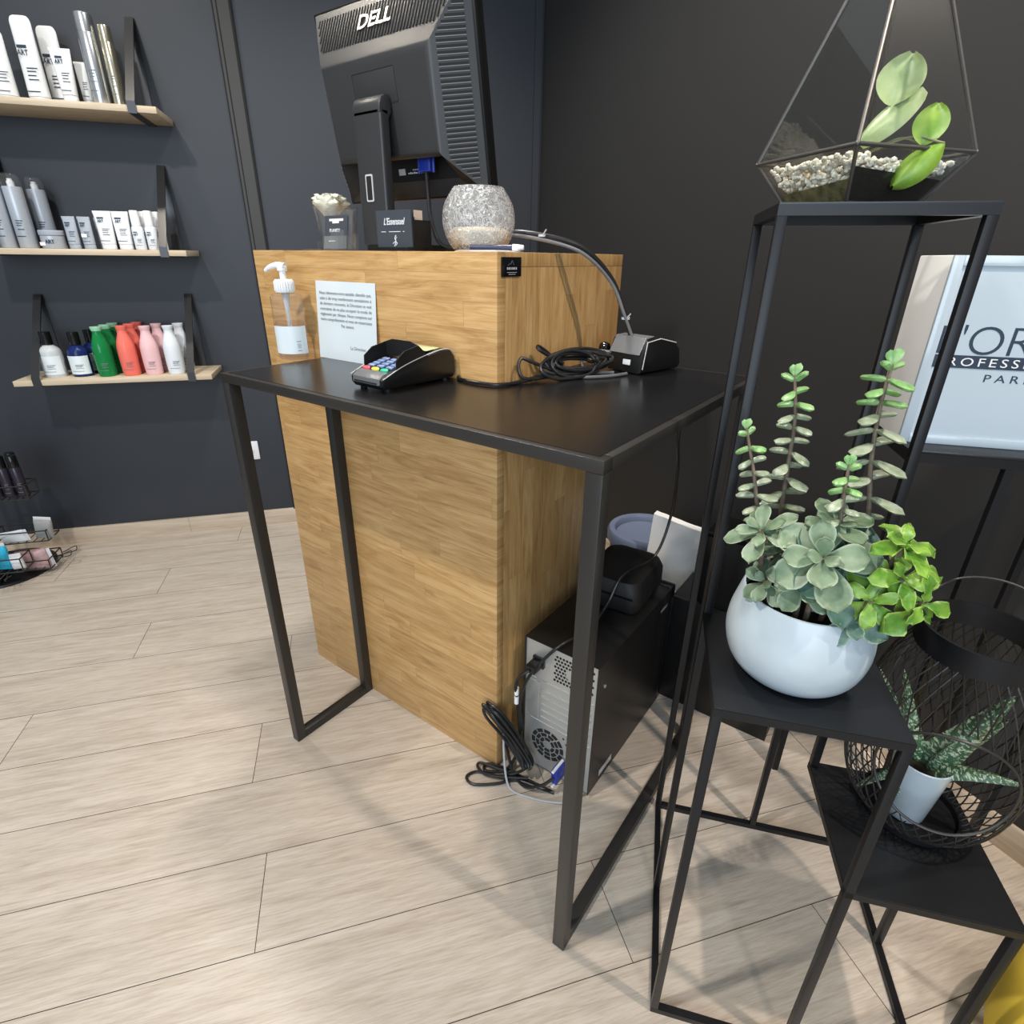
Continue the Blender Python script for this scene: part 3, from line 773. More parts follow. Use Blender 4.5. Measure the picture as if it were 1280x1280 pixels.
# ------------------------------------------------------------------ things on the counter
def monitor():
    o = thing('computer_monitor', 'charcoal flat monitor seen from behind on top of the oak counter', 'monitor', (-.9525, .845, CZ))
    w, h = .405, .328
    # stand
    bm = new(); prism(bm, rrect(.15, .19, .03, 6, .035, .078), 'z', .0002, .012, .002); obj('stand_base', bm, M['black_plastic'], o)
    bm = new()
    zz0, zz1 = .012, .232
    outl = rrect(.076, .024, .006)
    loft(bm, [[(x, y, z) for x, y in outl] for z in (zz0, zz1)])
    # curved shoulder that hooks into the back
    prof = [(-.012, .228), (-.012, .242), (-.006, .253), (.004, .258), (.014, .257), (.018, .250), (.018, .236), (.015, .230), (.012, .222)]
    prism(bm, prof, 'x', -.038, .038, .003)
    obj('stand_column', bm, M['mon_plastic'], o)
    bm = new(); 
    prism(bm, rrect(.020, .046, .003), 'y', 0, .0015); ring = obj('cable_hole_frame', bm, M['grey_slot'], o, loc=(-.004, -.0138, .110))
    bm = new(); prism(bm, rrect(.014, .040, .0015), 'y', -.0004, .001); obj('cable_hole', bm, M['steel_dark'], o, loc=(-.004, -.0138, .110))
    # display head, tilted back towards the front of the counter
    hd = bpy.data.objects.new('display_head', None); COL.objects.link(hd); hd.parent = o
    hd.location = (0, .105, .098); hd.rotation_euler = (R(9.2), 0, 0)
    bm = new(); box(bm, (-w / 2, -.002, 0), (w / 2, .022, h), .003); obj('bezel', bm, M['black_plastic'], hd)
    bm = new(); box(bm, (-w / 2 + .016, .0221, .018), (w / 2 - .016, .0226, h - .016)); obj('screen', bm, M['black_gloss'], hd)
    # back shell : frustum with a sunken connector bay at the bottom
    b = .062; d = -.062
    O = [(-w / 2 + .006, -.002, .004), (w / 2 - .006, -.002, .004), (w / 2 - .006, -.002, h - .004), (-w / 2 + .006, -.002, h - .004)]
    I = [(-w / 2 + b, d, .075), (w / 2 - b, d, .075), (w / 2 - b, d, h - .098), (-w / 2 + b, d, h - .098)]
    bm = new(); vo = [bm.verts.new(p) for p in O]; vi = [bm.verts.new(p) for p in I]
    for i in range(1, 4):
        j = (i + 1) % 4; bm.faces.new((vo[i], vo[j], vi[j], vi[i]))
    bm.faces.new(vi)
    # bay (recess) closing the lower side
    lo = [bm.verts.new((-w / 2 + b, -.012, .030)), bm.verts.new((w / 2 - b, -.012, .030)), bm.verts.new((w / 2 - b, -.012, .075)), bm.verts.new((-w / 2 + b, -.012, .075))]
    bm.faces.new(lo); bm.faces.new((vi[0], vi[1], lo[2], lo[3])); bm.faces.new((lo[0], lo[1], vo[1], vo[0]))
    bm.faces.new((vi[1], vo[1], lo[1], lo[2])); bm.faces.new((vo[0], vi[0], lo[3], lo[0]))
    bmesh.ops.recalc_face_normals(bm, faces=bm.faces[:])
    es = [e for e in bm.edges if e.verts[0] in vi and e.verts[1] in vi]
    bmesh.ops.bevel(bm, geom=es, offset=.010, segments=4, profile=.5, affect='EDGES')
    obj('back_shell', bm, M['mon_plastic'], hd, angle=25)
    def quad_pt(a, b_, c, d_, u, v):
        a, b_, c, d_ = map(Vector, (a, b_, c, d_))
        return (a * (1 - u) + b_ * u) * (1 - v) + (d_ * (1 - u) + c * u) * v
    # top vents: vertical slots in the sloping top face
    bm = new(); nrm = (Vector(I[2]) - Vector(O[2])).cross(Vector((1, 0, 0))); nrm.normalize()
    if nrm.z < 0: nrm = -nrm
    for k in range(46):
        f = (k + .5) / 46
        x = -w / 2 + .022 + f * (w - .044)
        v0, v1 = .12, .70
        lim = (abs(x) - (w / 2 - b)) / (b - .006)    # on the mitred ends slots are shorter
        v1 = min(v1, 1 - lim - .12) if lim > 0 else v1
        if v1 - v0 < .1: continue
        p0 = Vector((x, O[2][1] + (I[2][1] - O[2][1]) * v0, O[2][2] + (I[2][2] - O[2][2]) * v0)); p1 = Vector((x, O[2][1] + (I[2][1] - O[2][1]) * v1, O[2][2] + (I[2][2] - O[2][2]) * v1))
        bar(bm, p0 + nrm * .0002, p1 + nrm * .0002, .0027, .0012, up=nrm)
    obj('top_vent', bm, M['mon_slot'], hd, smooth=False)
    # side louvres: dark slots, with edge highlights painted as thin pale bars
    for s in (-1, 1):
        bm = new(); bs = new()
        n2 = Vector((s * .048, -(b - .006) , 0)); n2.normalize()
        for k in range(34):
            z = .030 + (k + .5) / 34 * (h - .060)
            u0, u1 = .16, .80
            zi0, zi1 = .075, h - .098
            if z < zi0: u1 = min(u1, 1 - (zi0 - z) / (zi0 - .004) - .08)
            if z > zi1: u1 = min(u1, 1 - (z - zi1) / (h - .004 - zi1) - .08)
            if u1 - u0 < .08: continue
            def P(u): return Vector((s * (w / 2 - .006 - u * (b - .006)), -.002 + u * (d + .002), z))
            bar(bs, P(u0) + n2 * .0001, P(u1) + n2 * .0001, .0042, .0010, up=n2)
            bar(bm, P(u0) + n2 * .0007 + Vector((0, 0, -.0026)), P(u1) + n2 * .0007 + Vector((0, 0, -.0026)), .0011, .0012, up=n2)
        v = obj('side_vent', bs, M['mon_slot'], hd, smooth=False); obj('louvre', bm, M['mon_louvre_glint'], v, smooth=False)
    # badge lettering on the top slope
    ang = math.atan2(I[2][2] - O[2][2], I[2][1] - O[2][1])
    mid = Vector((-.008, O[2][1] + (I[2][1] - O[2][1]) * .40, O[2][2] + (I[2][2] - O[2][2]) * .40)) + nrm * .0015
    tilt = math.atan2(nrm.z, -nrm.y)
    text('badge_lettering', 'DELL', .036, mat('dull_chrome', (.30, .29, .28), .32, 1.), hd, mid, rot=(PI / 2 - tilt, 0, 0), ext=.0012, off=.0009, sx=1.12)
    # panel seam on the flat back, connector strip, stickers, plug
    bm = new(); box(bm, (-w / 2 + b + .004, -.0135, .034), (w / 2 - b - .004, -.0121, .072)); obj('connector_strip', bm, M['black_matte'], hd)
    bm = new(); box(bm, (-.022, -.0142, .046), (-.004, -.0134, .057)); obj('sticker', bm, M['paper'], hd)
    bm = new()
    for i in range(9): box(bm, (.004 + i * .0055, -.0140, .047), (.0075 + i * .0055, -.0134, .0492 + .001 * (i % 2)))
    for i in range(5): box(bm, (.018 + i * .0055, -.0140, .053), (.0215 + i * .0055, -.0134, .0545))
    obj('port_print', bm, M['ink_white'], hd, smooth=False)
    bm = new(); box(bm, (-.056, d - .0006, .160), (.056, d + .001, .212), .002); obj('mount_plate', bm, M['mon_plastic'], hd)
    return o
monitor()
vp = thing('video_cable', 'blue plugged video cable hanging from the back of the monitor', 'cable', (-.878, .908, CZ + .16))
bm = new(); prism(bm, rrect(.030, .014, .003), 'z', -.020, .006, .001); obj('plug', bm, M['blue_plug'], vp)
bm = new()
for x in (-.019, .019): lathe(bm, [(.003, -.022), (.003, .006)], 10, off=(x, 0, 0))
obj('thumb_screw', bm, M['blue_plug'], vp)
bm = new(); sweep(bm, cr([(0, 0, -.020), (.002, 0, -.05), (.010, -.004, -.10), (.030, .0, -.145), (.08, .006, -.153), (.15, .01, -.153)], 8), .0038, 8); obj('cord', bm, M['cable'], vp)

# clear tumbler with a white rose
tg = thing('tumbler_glass', 'clear glass tumbler holding a cream rose on the counter', 'glass', (-1.122, .876, CZ))
bm = new(); lathe(bm, [(.0335, .0003), (.034, .002), (.0475, .086), (.0460, .0865), (.0325, .006), (.001, .006)], 40, cap1=True); obj('body', bm, M['acrylic'], tg)
rs = thing('rose', 'cream white rose head resting in the clear tumbler', 'flower', (-1.136, .872, CZ + .062))
bm = new()
for ring, (cnt, r0, ln, wd, lean) in enumerate(((4, .002, .040, .026, .02), (5, .007, .043, .032, .10), (6, .012, .045, .038, .20), (6, .016, .043, .042, .34), (5, .018, .040, .042, .55))):
    for i in range(cnt):
        a = 2 * PI * i / cnt + ring * .55 + rng.uniform(-.1, .1)
        rad = Vector((math.cos(a), math.sin(a), 0)); dv = rad * math.sin(lean) + Vector((0, 0, math.cos(lean))); upv = -rad * math.cos(lean) + Vector((0, 0, math.sin(lean)))
        leaf(bm, rad * r0 * .75 + Vector((0, 0, .008 - ring * .001)), dv, upv, ln, wd, .0005, .26, .30 if ring > 1 else .08, 'oval', 9, 8, wavy=.06)
bloom = obj('petals', bm, M['petal'], rs)
bm = new(); lathe(bm, [(.0045, -.006), (.011, .004), (.014, .014), (.008, .020)], 14); obj('calyx', bm, M['stem_green'], rs)
bm = new(); sweep(bm, cr([(0, 0, 0), (.005, -.004, -.025), (.008, -.008, -.054)], 5), .0024, 8); obj('stem', bm, M['stem_green'], rs)
# acrylic flyer holder with a dark card
ah = thing('card_stand', 'clear acrylic stand with dark appointment card by the rose glass', 'card stand', (-1.045, .792, CZ))
bm = new(); box(bm, (-.062, -.022, .0003), (.052, .030, .0025), .0006); box(bm, (-.062, .016, .0025), (-.060, .030, .018)); box(bm, (.050, -.02, .0025), (.052, .030, .030))
bm2 = new(); obj('holder_base', bm, M['acrylic'], ah); bm2.free()
bm = new(); box(bm, (-.045, -.001, 0), (.045, .001, .072), .0004); obj('back_plate', bm, M['acrylic'], ah, loc=(.002, .016, .003), rot=(R(-10), 0, 0))
bm = new(); box(bm, (-.012, -.001, 0), (.030, .001, .036), .0004); obj('front_pocket', bm, M['acrylic'], ah, loc=(.012, .000, .003), rot=(R(-10), 0, 0))
bm = new(); box(bm, (-.036, -.0004, 0), (.036, .0004, .062)); cd = obj('card', bm, M['card_black'], ah, loc=(.000, .0125, .004), rot=(R(-10), 0, 0))
bm = new(); box(bm, (-.021, -.0008, .0515), (.023, -.0004, .056)); box(bm, (-.011, -.0008, .0475), (.010, -.0004, .0515)); box(bm, (-.021, -.0008, .014), (.0, -.0004, .0152)); obj('card_print', bm, M['ink_white'], cd, smooth=False)
text('card_lettering', 'PLANITY', .0085, M['ink_white'], cd, (-.003, -.0006, .034), off=.0002)
bm = new(); box(bm, (-.036, -.0007, .0), (.036, -.00041, .024)); obj('card_band', bm, M['ink_grey'], cd, smooth=False)

# business card box
cbx = thing('business_card_box', 'small dark box of business cards in front of the monitor foot', 'card box', (-.836, .776, CZ))
bm = new(); box(bm, (-.060, -.014, .0003), (.046, .050, .0065), .0008); obj('tray', bm, M['black_plastic'], cbx)
bm = new(); box(bm, (-.046, .002, .0066), (.046, .006, .054)); box(bm, (.042, .0062, .0066), (.046, .046, .050)); box(bm, (-.046, .0062, .0066), (-.042, .046, .050)); box(bm, (-.0418, .042, .0066), (.0418, .046, .050)); obj('box', bm, M['black_matte'], cbx)
bm = new(); box(bm, (-.041, .0075, .0067), (.0415, .0085, .066)); fr = obj('front_card', bm, M['card_black'], cbx)
bm = new(); box(bm, (-.041, .009, .0067), (.0415, .030, .0655)); obj('card_stack', bm, M['card_edge'], cbx)
bm = new(); box(bm, (-.0455, -.0004, .0068), (.044, .0019, .066)); fr = obj('front_card', bm, M['card_black'], cbx)
text('card_lettering', "L'Essensuel", .0150, M['ink_white'], fr, (.000, -.0008, .0475), shear=.35, off=.0003, sx=.78)
bm = new()
for a, b_ in ((-.034, -.022), (-.014, .016), (.022, .026)): box(bm, (a, -.0007, .0312), (b_, -.0004, .0322))
sweep(bm, cr([(.004, -.0007, .026), (.001, -.0007, .021), (.003, -.0007, .016), (-.001, -.0007, .008)], 5), .0010, 6); sweep(bm, cr([(-.005, -.0007, .012), (0, -.0007, .015), (.006, -.0007, .013), (.002, -.0007, .009)], 5), .0008, 6); sweep(bm, [(.002, -.0007, .019), (.006, -.0007, .023)], .0007, 6)
obj('card_emblem', bm, M['ink_white'], fr)

# crackle bowl
cb2 = thing('crackle_bowl', 'round crackled glass bowl with beige fill on the counter corner', 'bowl', (-.695, .842, CZ))
bm = new(); prof = [(.046, .0006), (.060, .007), (.0735, .027), (.0790, .050), (.0745, .074), (.0600, .094), (.0535, .101), (.0515, .1005), (.0575, .093), (.0715, .0735), (.0755, .050), (.070, .029), (.057, .011), (.001, .006)]
P = [Vector((p[0], 0, p[1])) for p in prof]; Q = cr(P, 4); lathe(bm, [(max(.0005, q.x), q.z * .98) for q in Q], 56, sx=.79, sy=.79); obj('glass', bm, M['crackle'], cb2)
bm = new(); lathe(bm, [(.052, .0112), (.063, .022), (.0685, .032), (.055, .038), (.03, .036), (.002, .039)], 40, sx=.78, sy=.78); obj('sand_fill', bm, M['salt'], cb2)

# sheets and pen
ps = tag(obj('paper_sheets', new(), M['paper']), 'stack of white paper slips beside the crackled bowl', 'paper')
bm = new()
for i in range(3): box(bm, (-.046 + .004 * i, -.032, .0003 + i * .0008), (.046 - .005 * i, .034, .0009 + i * .0008), rot=Matrix.Rotation(R(2 * i - 2), 3, 'Z'))
bm.to_mesh(ps.data); bm.free(); ps.location = (-.640 + .004, .804 - .0, CZ); ps.location = (-.638, .797, CZ)
pn = thing('pen', 'dark pen with white tip lying on paper slips', 'pen', (-.622, .806, CZ + .0068), R(24))
bm = new(); sweep(bm, [(-.050, 0, 0), (.022, 0, 0)], .0042, 12); obj('barrel', bm, mat('dark_blue_pen', (.03, .03, .07), .3), pn)
bm = new(); sweep(bm, cr([(.0225, 0, 0), (.032, 0, 0), (.038, 0, 0), (.041, 0, 0)], 3), .005, 12, rad=lambda t: .0055 - .002 * t); obj('cap', bm, M['white_plastic'], pn)

# ------------------------------------------------------------------ computer tower beside the counter
pc = thing('computer_tower', 'black desktop computer tower with metal rear standing beside the oak counter', 'computer', (-.552, .812, 0), R(0))
pw, pd, ph = .178, .395, .366
bm = new()
box(bm, (0, -.004, ph - .0016), (pw, pd - .03, ph), .0006); box(bm, (pw - .0016, -.004, .012), (pw, pd - .03, ph - .0017)); box(bm, (0, -.004, .012), (.0016, pd - .03, ph - .0017)); box(bm, (.0017, 0.01, .012), (pw - .0017, pd - .03, .0136))
obj('case_cover', bm, M['black_plastic'], pc)
bm = new(); box(bm, (-.001, pd - .0299, .008), (pw + .001, pd, ph + .002), .006); obj('front_bezel', bm, M['black_gloss'], pc)
bm = new()
for x in (.02, pw - .02):
    for y in (.03, pd - .05): lathe(bm, [(.010, 0), (.009, .0119)], 14, off=(x, y, 0))
obj('foot', bm, M['black_matte'], pc)
rp = obj('rear_panel', new(), M['steel'], pc)
bm = new(); box(bm, (.0018, 0, .0138), (pw - .0018, .0012, ph - .0018)); 
for z in (.262, .145): box(bm, (.006, -.0012, z), (pw - .006, .0001, z + .004))
for k in range(5): box(bm, (.045, -.0022, .160 + k * .019), (pw - .010, .0001, .166 + k * .019), .0008)
box(bm, (.012, -.002, .155), (.040, .0001, .258), .001)
bm.to_mesh(rp.data); bm.free()
bm = new()
for i in range(12):
    for j in range(8):
        x = .076 + i * .0078 + (j % 2) * .0039; z = .284 + j * .0088
        if (x - .118) ** 2 + (z - .313) ** 2 < .0145 ** 2 or x > .168: continue
        lathe(bm, [(.0032, -.0006), (.0032, .0004)], 6, off=(0, 0, 0))
        vs = bm.verts[-12:] if False else None
        bm.verts.ensure_lookup_table()
        for v in bm.verts[len(bm.verts) - 12:]:
            v.co = Vector((x + v.co.x, v.co.z, z + v.co.y))
obj('power_supply_grill', bm, M['steel_dark'], pc, smooth=False)
bm = new(); lathe(bm, [(.0145, 0), (.0150, .0012)], 24); obj('grill_hub', bm, M['steel'], pc, loc=(.118, .0002, .313), rot=(PI / 2, 0, 0))
bm = new()
c = (.066, .090)
for ring, (r0, r1, n) in enumerate(((.012, .020, 6), (.0225, .031, 9), (.0335, .0425, 12))):
    for i in range(n):
        a0 = 2 * PI * (i + .10 + ring * .3) / n; a1 = 2 * PI * (i + .90 + ring * .3) / n
        pts = [(c[0] + r0 * math.cos(a0 + (a1 - a0) * k / 4), c[1] + r0 * math.sin(a0 + (a1 - a0) * k / 4)) for k in range(5)]
        pts += [(c[0] + r1 * math.cos(a1 + (a0 - a1) * k / 4), c[1] + r1 * math.sin(a1 + (a0 - a1) * k / 4)) for k in range(5)]
        prism(bm, pts, 'y', -.0005, .0003)
for x, z in ((.112, .118), (.122, .105), (.118, .060), (.104, .131)): box(bm, (x, -.0005, z), (x + .005, .0003, z + .004))
obj('fan_grill', bm, M['steel_dark'], pc, smooth=False)
bm = new(); box(bm, (.022, -.006, .300), (.050, -.0001, .326), .001); obj('power_socket', bm, M['black_plastic'], pc)
bm = new(); box(bm, (.126, -.0014, .03), (.164, -.0001, .135), .0006); obj('port_plate', bm, M['grey_slot'], pc)
bm = new()
for k, (z, hh) in enumerate(((.112, .012), (.092, .013), (.074, .012))): box(bm, (.132, -.0022, z), (.152, -.0013, z + hh))
obj('port', bm, M['steel_dark'], pc, smooth=False)
bm = new(); box(bm, (pw + .0001, .045, .028), (pw + .0004, .105, .044)); obj('sticker', bm, M['grey_slot'], pc)
bm = new(); lathe(bm, [(.004, 0), (.004, .002)], 12); obj('side_screw', bm, M['steel'], pc, loc=(pw, .03, .30), rot=(0, PI / 2, 0))
bm = new(); box(bm, (pw + .0001, .31, .325), (pw + .0004, .35, .333)); obj('badge', bm, M['ink_grey'], pc)
# its plugs and leads
px, py = -.552, .812
pl = thing('power_lead', 'black power lead plugged into the rear of the computer tower', 'cable', (px + .036, py - .0065, .313))
bm = new(); box(bm, (-.012, -.030, -.009), (.012, -.0002, .009), .003); obj('plug', bm, M['black_plastic'], pl)
bm = new(); sweep(bm, cr([(0, -.030, 0), (-.016, -.040, -.016), (-.032, -.034, -.055), (-.034, -.022, -.12), (-.030, -.018, -.20), (-.034, -.026, -.27), (-.05, -.05, -.3085), (-.085, -.075, -.3090), (-.095, -.06, -.3090), (-.06, -.045, -.3085), (-.01, -.04, -.3085), (.07, -.03, -.309)], 8), .0037, 8); obj('cord', bm, M['cable'], pl)
bm = new()
for z in (-.075, -.100): lathe(bm, [(.0052, -.009), (.0052, .009)], 12, off=(-.0335, -.0285, z))
obj('cable_tag', bm, M['white_plastic'], pl)
vg = thing('video_lead', 'blue plugged video lead at the bottom rear of the computer tower', 'cable', (px + .110, py - .0025, .052))
bm = new(); box(bm, (-.008, -.036, -.019), (.008, -.0005, .019), .002); obj('plug', bm, M['blue_plug'], vg)
bm = new()
for z in (-.022, .022): sweep(bm, [(0, -.042, z), (0, -.001, z)], .0035, 10)
obj('thumb_screw', bm, M['white_plastic'], vg)
bm = new(); sweep(bm, cr([(0, -.036, 0), (-.02, -.055, -.02), (-.06, -.062, -.044), (-.10, -.05, -.040), (-.13, -.035, .0), (-.155, -.030, .06), (-.165, -.022, .10)], 8), .0036, 8); obj('cord', bm, M['cable'], vg)
loops = []
for k in range(6):
    a = rng.uniform(-.012, .012); b_ = rng.uniform(-.012, .012); yy = .776 - .007 * (k % 3)
    loops.append([(-.602 + a * .4, yy - .032, .196 + b_ * .6), (-.588 + a, yy - .031, .178 + b_), (-.558 + a, yy - .012, .125 + b_), (-.525 + a, yy, .065 + b_ * .4), (-.508 + a * .5, yy - .004, .046), (-.516 + a, yy + .004, .062 + b_ * .5), (-.546 + a, yy - .006, .120 + b_), (-.580 + a, yy - .028, .185 + b_ * .6)])
bm = new()
for l in loops: sweep(bm, cr(l, 8, True), .0034, 8, closed=True)
sweep(bm, cr([(-.508, .77, .046), (-.53, .76, .02), (-.57, .735, .0045), (-.615, .715, .0045), (-.625, .690, .0045), (-.60, .684, .0045), (-.56, .715, .0045), (-.53, .75, .0045), (-.48, .765, .0045), (-.44, .775, .0045)], 8), .0034, 8)
sweep(bm, cr([(-.53, .765, .012), (-.575, .745, .014), (-.62, .735, .012), (-.617, .722, .010), (-.585, .72, .010), (-.54, .745, .011), (-.505, .768, .011)], 8), .0034, 8)
tag(obj('coiled_cable', bm, M['cable']), 'coil of black cable hanging behind the computer tower onto the floor', 'cable')
cable('grey_network_cable', 'thin pale grey cable curving on the floor behind the computer', [[(-.590, .785, .13), (-.575, .765, .07), (-.545, .735, .02), (-.52, .725, .0030), (-.475, .735, .0030), (-.43, .755, .003), (-.40, .772, .01), (-.395, .785, .03), (-.3945, .8075, .08)]], 'cable_grey', .0026)
# black rounded device on the tower
dv = thing('label_printer', 'black rounded plastic device lying on top of the computer tower', 'printer', (-.468, 1.095, .3683), R(4))
bm = new(); loft(bm, [[(x, y, z) for x, y in rrect(w, l, r)] for z, w, l, r in ((0, .136, .176, .02), (.012, .146, .186, .026), (.055, .146, .186, .03), (.074, .132, .172, .034), (.080, .10, .14, .03))]); obj('body', bm, M['black_matte'], dv)
bm = new(); box(bm, (-.06, -.096, .040), (.06, -.0935, .044)); obj('feed_slot', bm, M['black_gloss'], dv)

# ------------------------------------------------------------------ things on the floor behind
bn = thing('waste_bin', 'slate blue round plastic bin behind the oak counter', 'bin', (-.594, 1.533, 0))
bm = new(); lathe(bm, [(.088, .001), (.092, .004), (.112, .295), (.110, .295), (.090, .008), (.002, .006)], 48, cap1=True); obj('body', bm, M['bin_body'], bn)
bm = new(); lathe(bm, [(.1135, .285), (.120, .290), (.121, .318), (.116, .326), (.100, .326), (.096, .320), (.095, .306)], 56, cap0=False, cap1=False); obj('rim', bm, M['bin_blue'], bn)
bm = new(); lathe(bm, [(.0945, .303), (.0945, .307), (.06, .309), (.001, .3095)], 48); obj('lid', bm, M['bin_blue'], bn)
cu = thing('storage_cube', 'low black storage box on the floor behind the computer tower', 'box', (-.385, 1.222, 0))
bm = new(); box(bm, (0, 0, 0), (.285, .010, .319), .001); obj('front_panel', bm, M['black_plastic'], cu)
bm = new(); box(bm, (0, .0102, 0), (.285, .150, .319), .001); obj('body', bm, M['black_matte'], cu)
ub = thing('black_case', 'upright black case standing on the low storage box', 'case', (-.328, 1.232, .3195))
bm = new(); box(bm, (0, 0, 0), (.21, .11, .195), .006); obj('body', bm, M['black_plastic'], ub)
bm = new(); box(bm, (-.001, -.001, .183), (.211, .111, .199), .004); obj('lid', bm, M['black_gloss'], ub)
bm = new(); sweep(bm, [(-.002, .01, .02), (-.010, .008, .018), (-.010, .03, .018)], .003, 8); obj('latch', bm, M['black_plastic'], ub)
tw_ = thing('white_bag', 'crumpled white paper bag standing between bin and black case', 'bag', (-.435, 1.400, 0), R(4))
bm = new(); nx, nz = 14, 22
def bagpt(x, z, s):
    r2 = random.Random(int((x * 97 + z * 131 + s * 17) * 1000))
    ww = .10 - .012 * z / .44
    yy = s * (.020 * (1 - .35 * z / .44)) + .006 * math.sin(9 * x * 10 + z * 23) + r2.uniform(-.0015, .0015)
    return Vector((x * ww, yy, z + (.018 * (1 - x) * .5 - .012 if z > .40 else 0)))
g = {}
for s in (-1, 1):
    for i in range(nx + 1):
        for j in range(nz + 1): g[s, i, j] = bm.verts.new(bagpt(-1 + 2 * i / nx, .445 * j / nz + (.0006 if j == 0 else 0), s))
for i in range(nx):
    for j in range(nz):
        bm.faces.new((g[-1, i, j], g[-1, i + 1, j], g[-1, i + 1, j + 1], g[-1, i, j + 1])); bm.faces.new((g[1, i + 1, j], g[1, i, j], g[1, i, j + 1], g[1, i + 1, j + 1]))
for j in range(nz):
    bm.faces.new((g[-1, 0, j], g[-1, 0, j + 1], g[1, 0, j + 1], g[1, 0, j])); bm.faces.new((g[-1, nx, j], g[1, nx, j], g[1, nx, j + 1], g[-1, nx, j + 1]))
for i in range(nx):
    bm.faces.new((g[-1, i, 0], g[1, i, 0], g[1, i + 1, 0], g[-1, i + 1, 0])); bm.faces.new((g[-1, i, nz], g[-1, i + 1, nz], g[1, i + 1, nz], g[1, i, nz]))
for v in bm.verts: v.co.z = max(v.co.z, .0006)
obj('body', bm, M['cloth'], tw_, angle=60)

# ------------------------------------------------------------------ stepped plant stand
SA = R(22.2); SO = Vector((-.101, .531, 0)); Sx = Vector((math.cos(SA), math.sin(SA), 0)); Sy = Vector((-math.sin(SA), math.cos(SA), 0))
def ST(x, y, z): return SO + Sx * x + Sy * y + Vector((0, 0, z))
st = thing('plant_stand', 'tall stepped black metal plant stand with three square tiers', 'plant stand', SO, SA)
q = .011; TT1, TT2, TT3 = 1.1545, .635, .3855; E1 = .20; E2 = .39
def leg(x, y, z1, z0=q):
    bm = new(); box(bm, (x, y, z0), (x + q, y + q, z1 - q), .0006); obj('leg', bm, M['stand_metal'], st)
for x, y, z in ((0, 0, TT2), (0, E1 - q / 2, TT1), (0, E2 - q, TT1), (E1 - q / 2, E2 - q, TT1), (E1 - q / 2, 0, TT2), (E2 - q, 0, TT3), (E2 - q, E1 - q / 2, TT3)): leg(x, y, z)
leg(E1 - q / 2, E1 - q / 2, TT1, TT3 + .0016)
bm = new(); box(bm, (0, 0, 0), (q, E2, q)); box(bm, (E2 - q, 0, 0), (E2, E2, q)); box(bm, (q, 0, 0), (E2 - q, q, q)); box(bm, (q, E2 - q, 0), (E2 - q, E2, q)); obj('floor_frame', bm, M['stand_metal'], st)
for x0, x1, y0, y1, z in ((0, E1 + q / 2, E1 - q / 2, E2, TT1), (0, E1 + q / 2, 0, E1 + q / 2, TT2), (E1 - q / 2, E2, 0, E1 + q / 2, TT3)):
    bm = new(); box(bm, (x0, y0, z - q), (x0 + q, y1, z)); box(bm, (x1 - q, y0, z - q), (x1, y1, z)); box(bm, (x0 + q, y0, z - q), (x1 - q, y0 + q, z)); box(bm, (x0 + q, y1 - q, z - q), (x1 - q, y1, z))
    sh = obj('shelf_frame', bm, M['stand_metal'], st)
    bm = new(); box(bm, (x0 + .0005, y0 + .0005, z), (x1 - .0005, y1 - .0005, z + .0015)); obj('shelf_sheet', bm, M['stand_sheet'], sh)
# ------------------------------------------------------------------ glass terrarium on the top tier
TZ1 = TT1 + .0016
tq = thing('glass_terrarium', 'pyramid shaped glass terrarium with dark metal edges on the highest tier', 'terrarium', (-.129, .842, TZ1), R(6.56))
zr, rho, za, r2 = .051, .109, .305, .068
Rg = [Vector((rho * math.cos(PI + k * PI / 2), rho * math.sin(PI + k * PI / 2), zr)) for k in range(4)]
Bs = [Vector((r2 * math.cos(PI + k * PI / 2), r2 * math.sin(PI + k * PI / 2), .0022)) for k in range(4)]
Ap = Vector((0, 0, za))
bm = new()
for a, b_ in [(Rg[k], Rg[(k + 1) % 4]) for k in range(4)] + [(Bs[k], Bs[(k + 1) % 4]) for k in range(4)] + [(Rg[k], Bs[k]) for k in range(4)] + [(Rg[k], Ap) for k in range(4)]:
    sweep(bm, [a, b_], .0021, 8)
for v in Rg + [Ap]: bmesh.ops.create_icosphere(bm, subdivisions=2, radius=.0026, matrix=Matrix.Translation(v))
obj('metal_edges', bm, M['lead'], tq)
def pane(name, pts):
    c = sum(pts, Vector()) / len(pts); n = (pts[1] - pts[0]).cross(pts[2] - pts[0]).normalized()
    if n.dot(c - Vector((0, 0, .1))) < 0: n = -n
    bm = new(); a = [bm.verts.new(c + (p - c) * .985) for p in pts]; b_ = [bm.verts.new(c + (p - c) * .985 - n * .0012) for p in pts]
    bm.faces.new(a); bm.faces.new(b_[::-1])
    for i in range(len(pts)): bm.faces.new((a[i], a[(i + 1) % len(pts)], b_[(i + 1) % len(pts)], b_[i]))
    obj(name, bm, M['pane_glass'], tq, smooth=False)
M['pane_glass'] = thin_glass('terrarium_pane_glass', (.97, .98, .97), 1.5, .02, 0.)
for k in range(4):
    j = (k + 1) % 4
    if k != 2: pane('glass_pane', [Rg[k], Rg[j], Ap])       # back right side left open for access
    pane('glass_pane', [Rg[k], Rg[j], Bs[j], Bs[k]])
bm = new(); bm.faces.new([bm.verts.new(v) for v in Bs]); bmesh.ops.extrude_face_region(bm, geom=bm.faces[:])
for v in list(bm.verts)[:4]: v.co.z -= .0012
obj('base_plate', bm, M['lead'], tq, smooth=False)
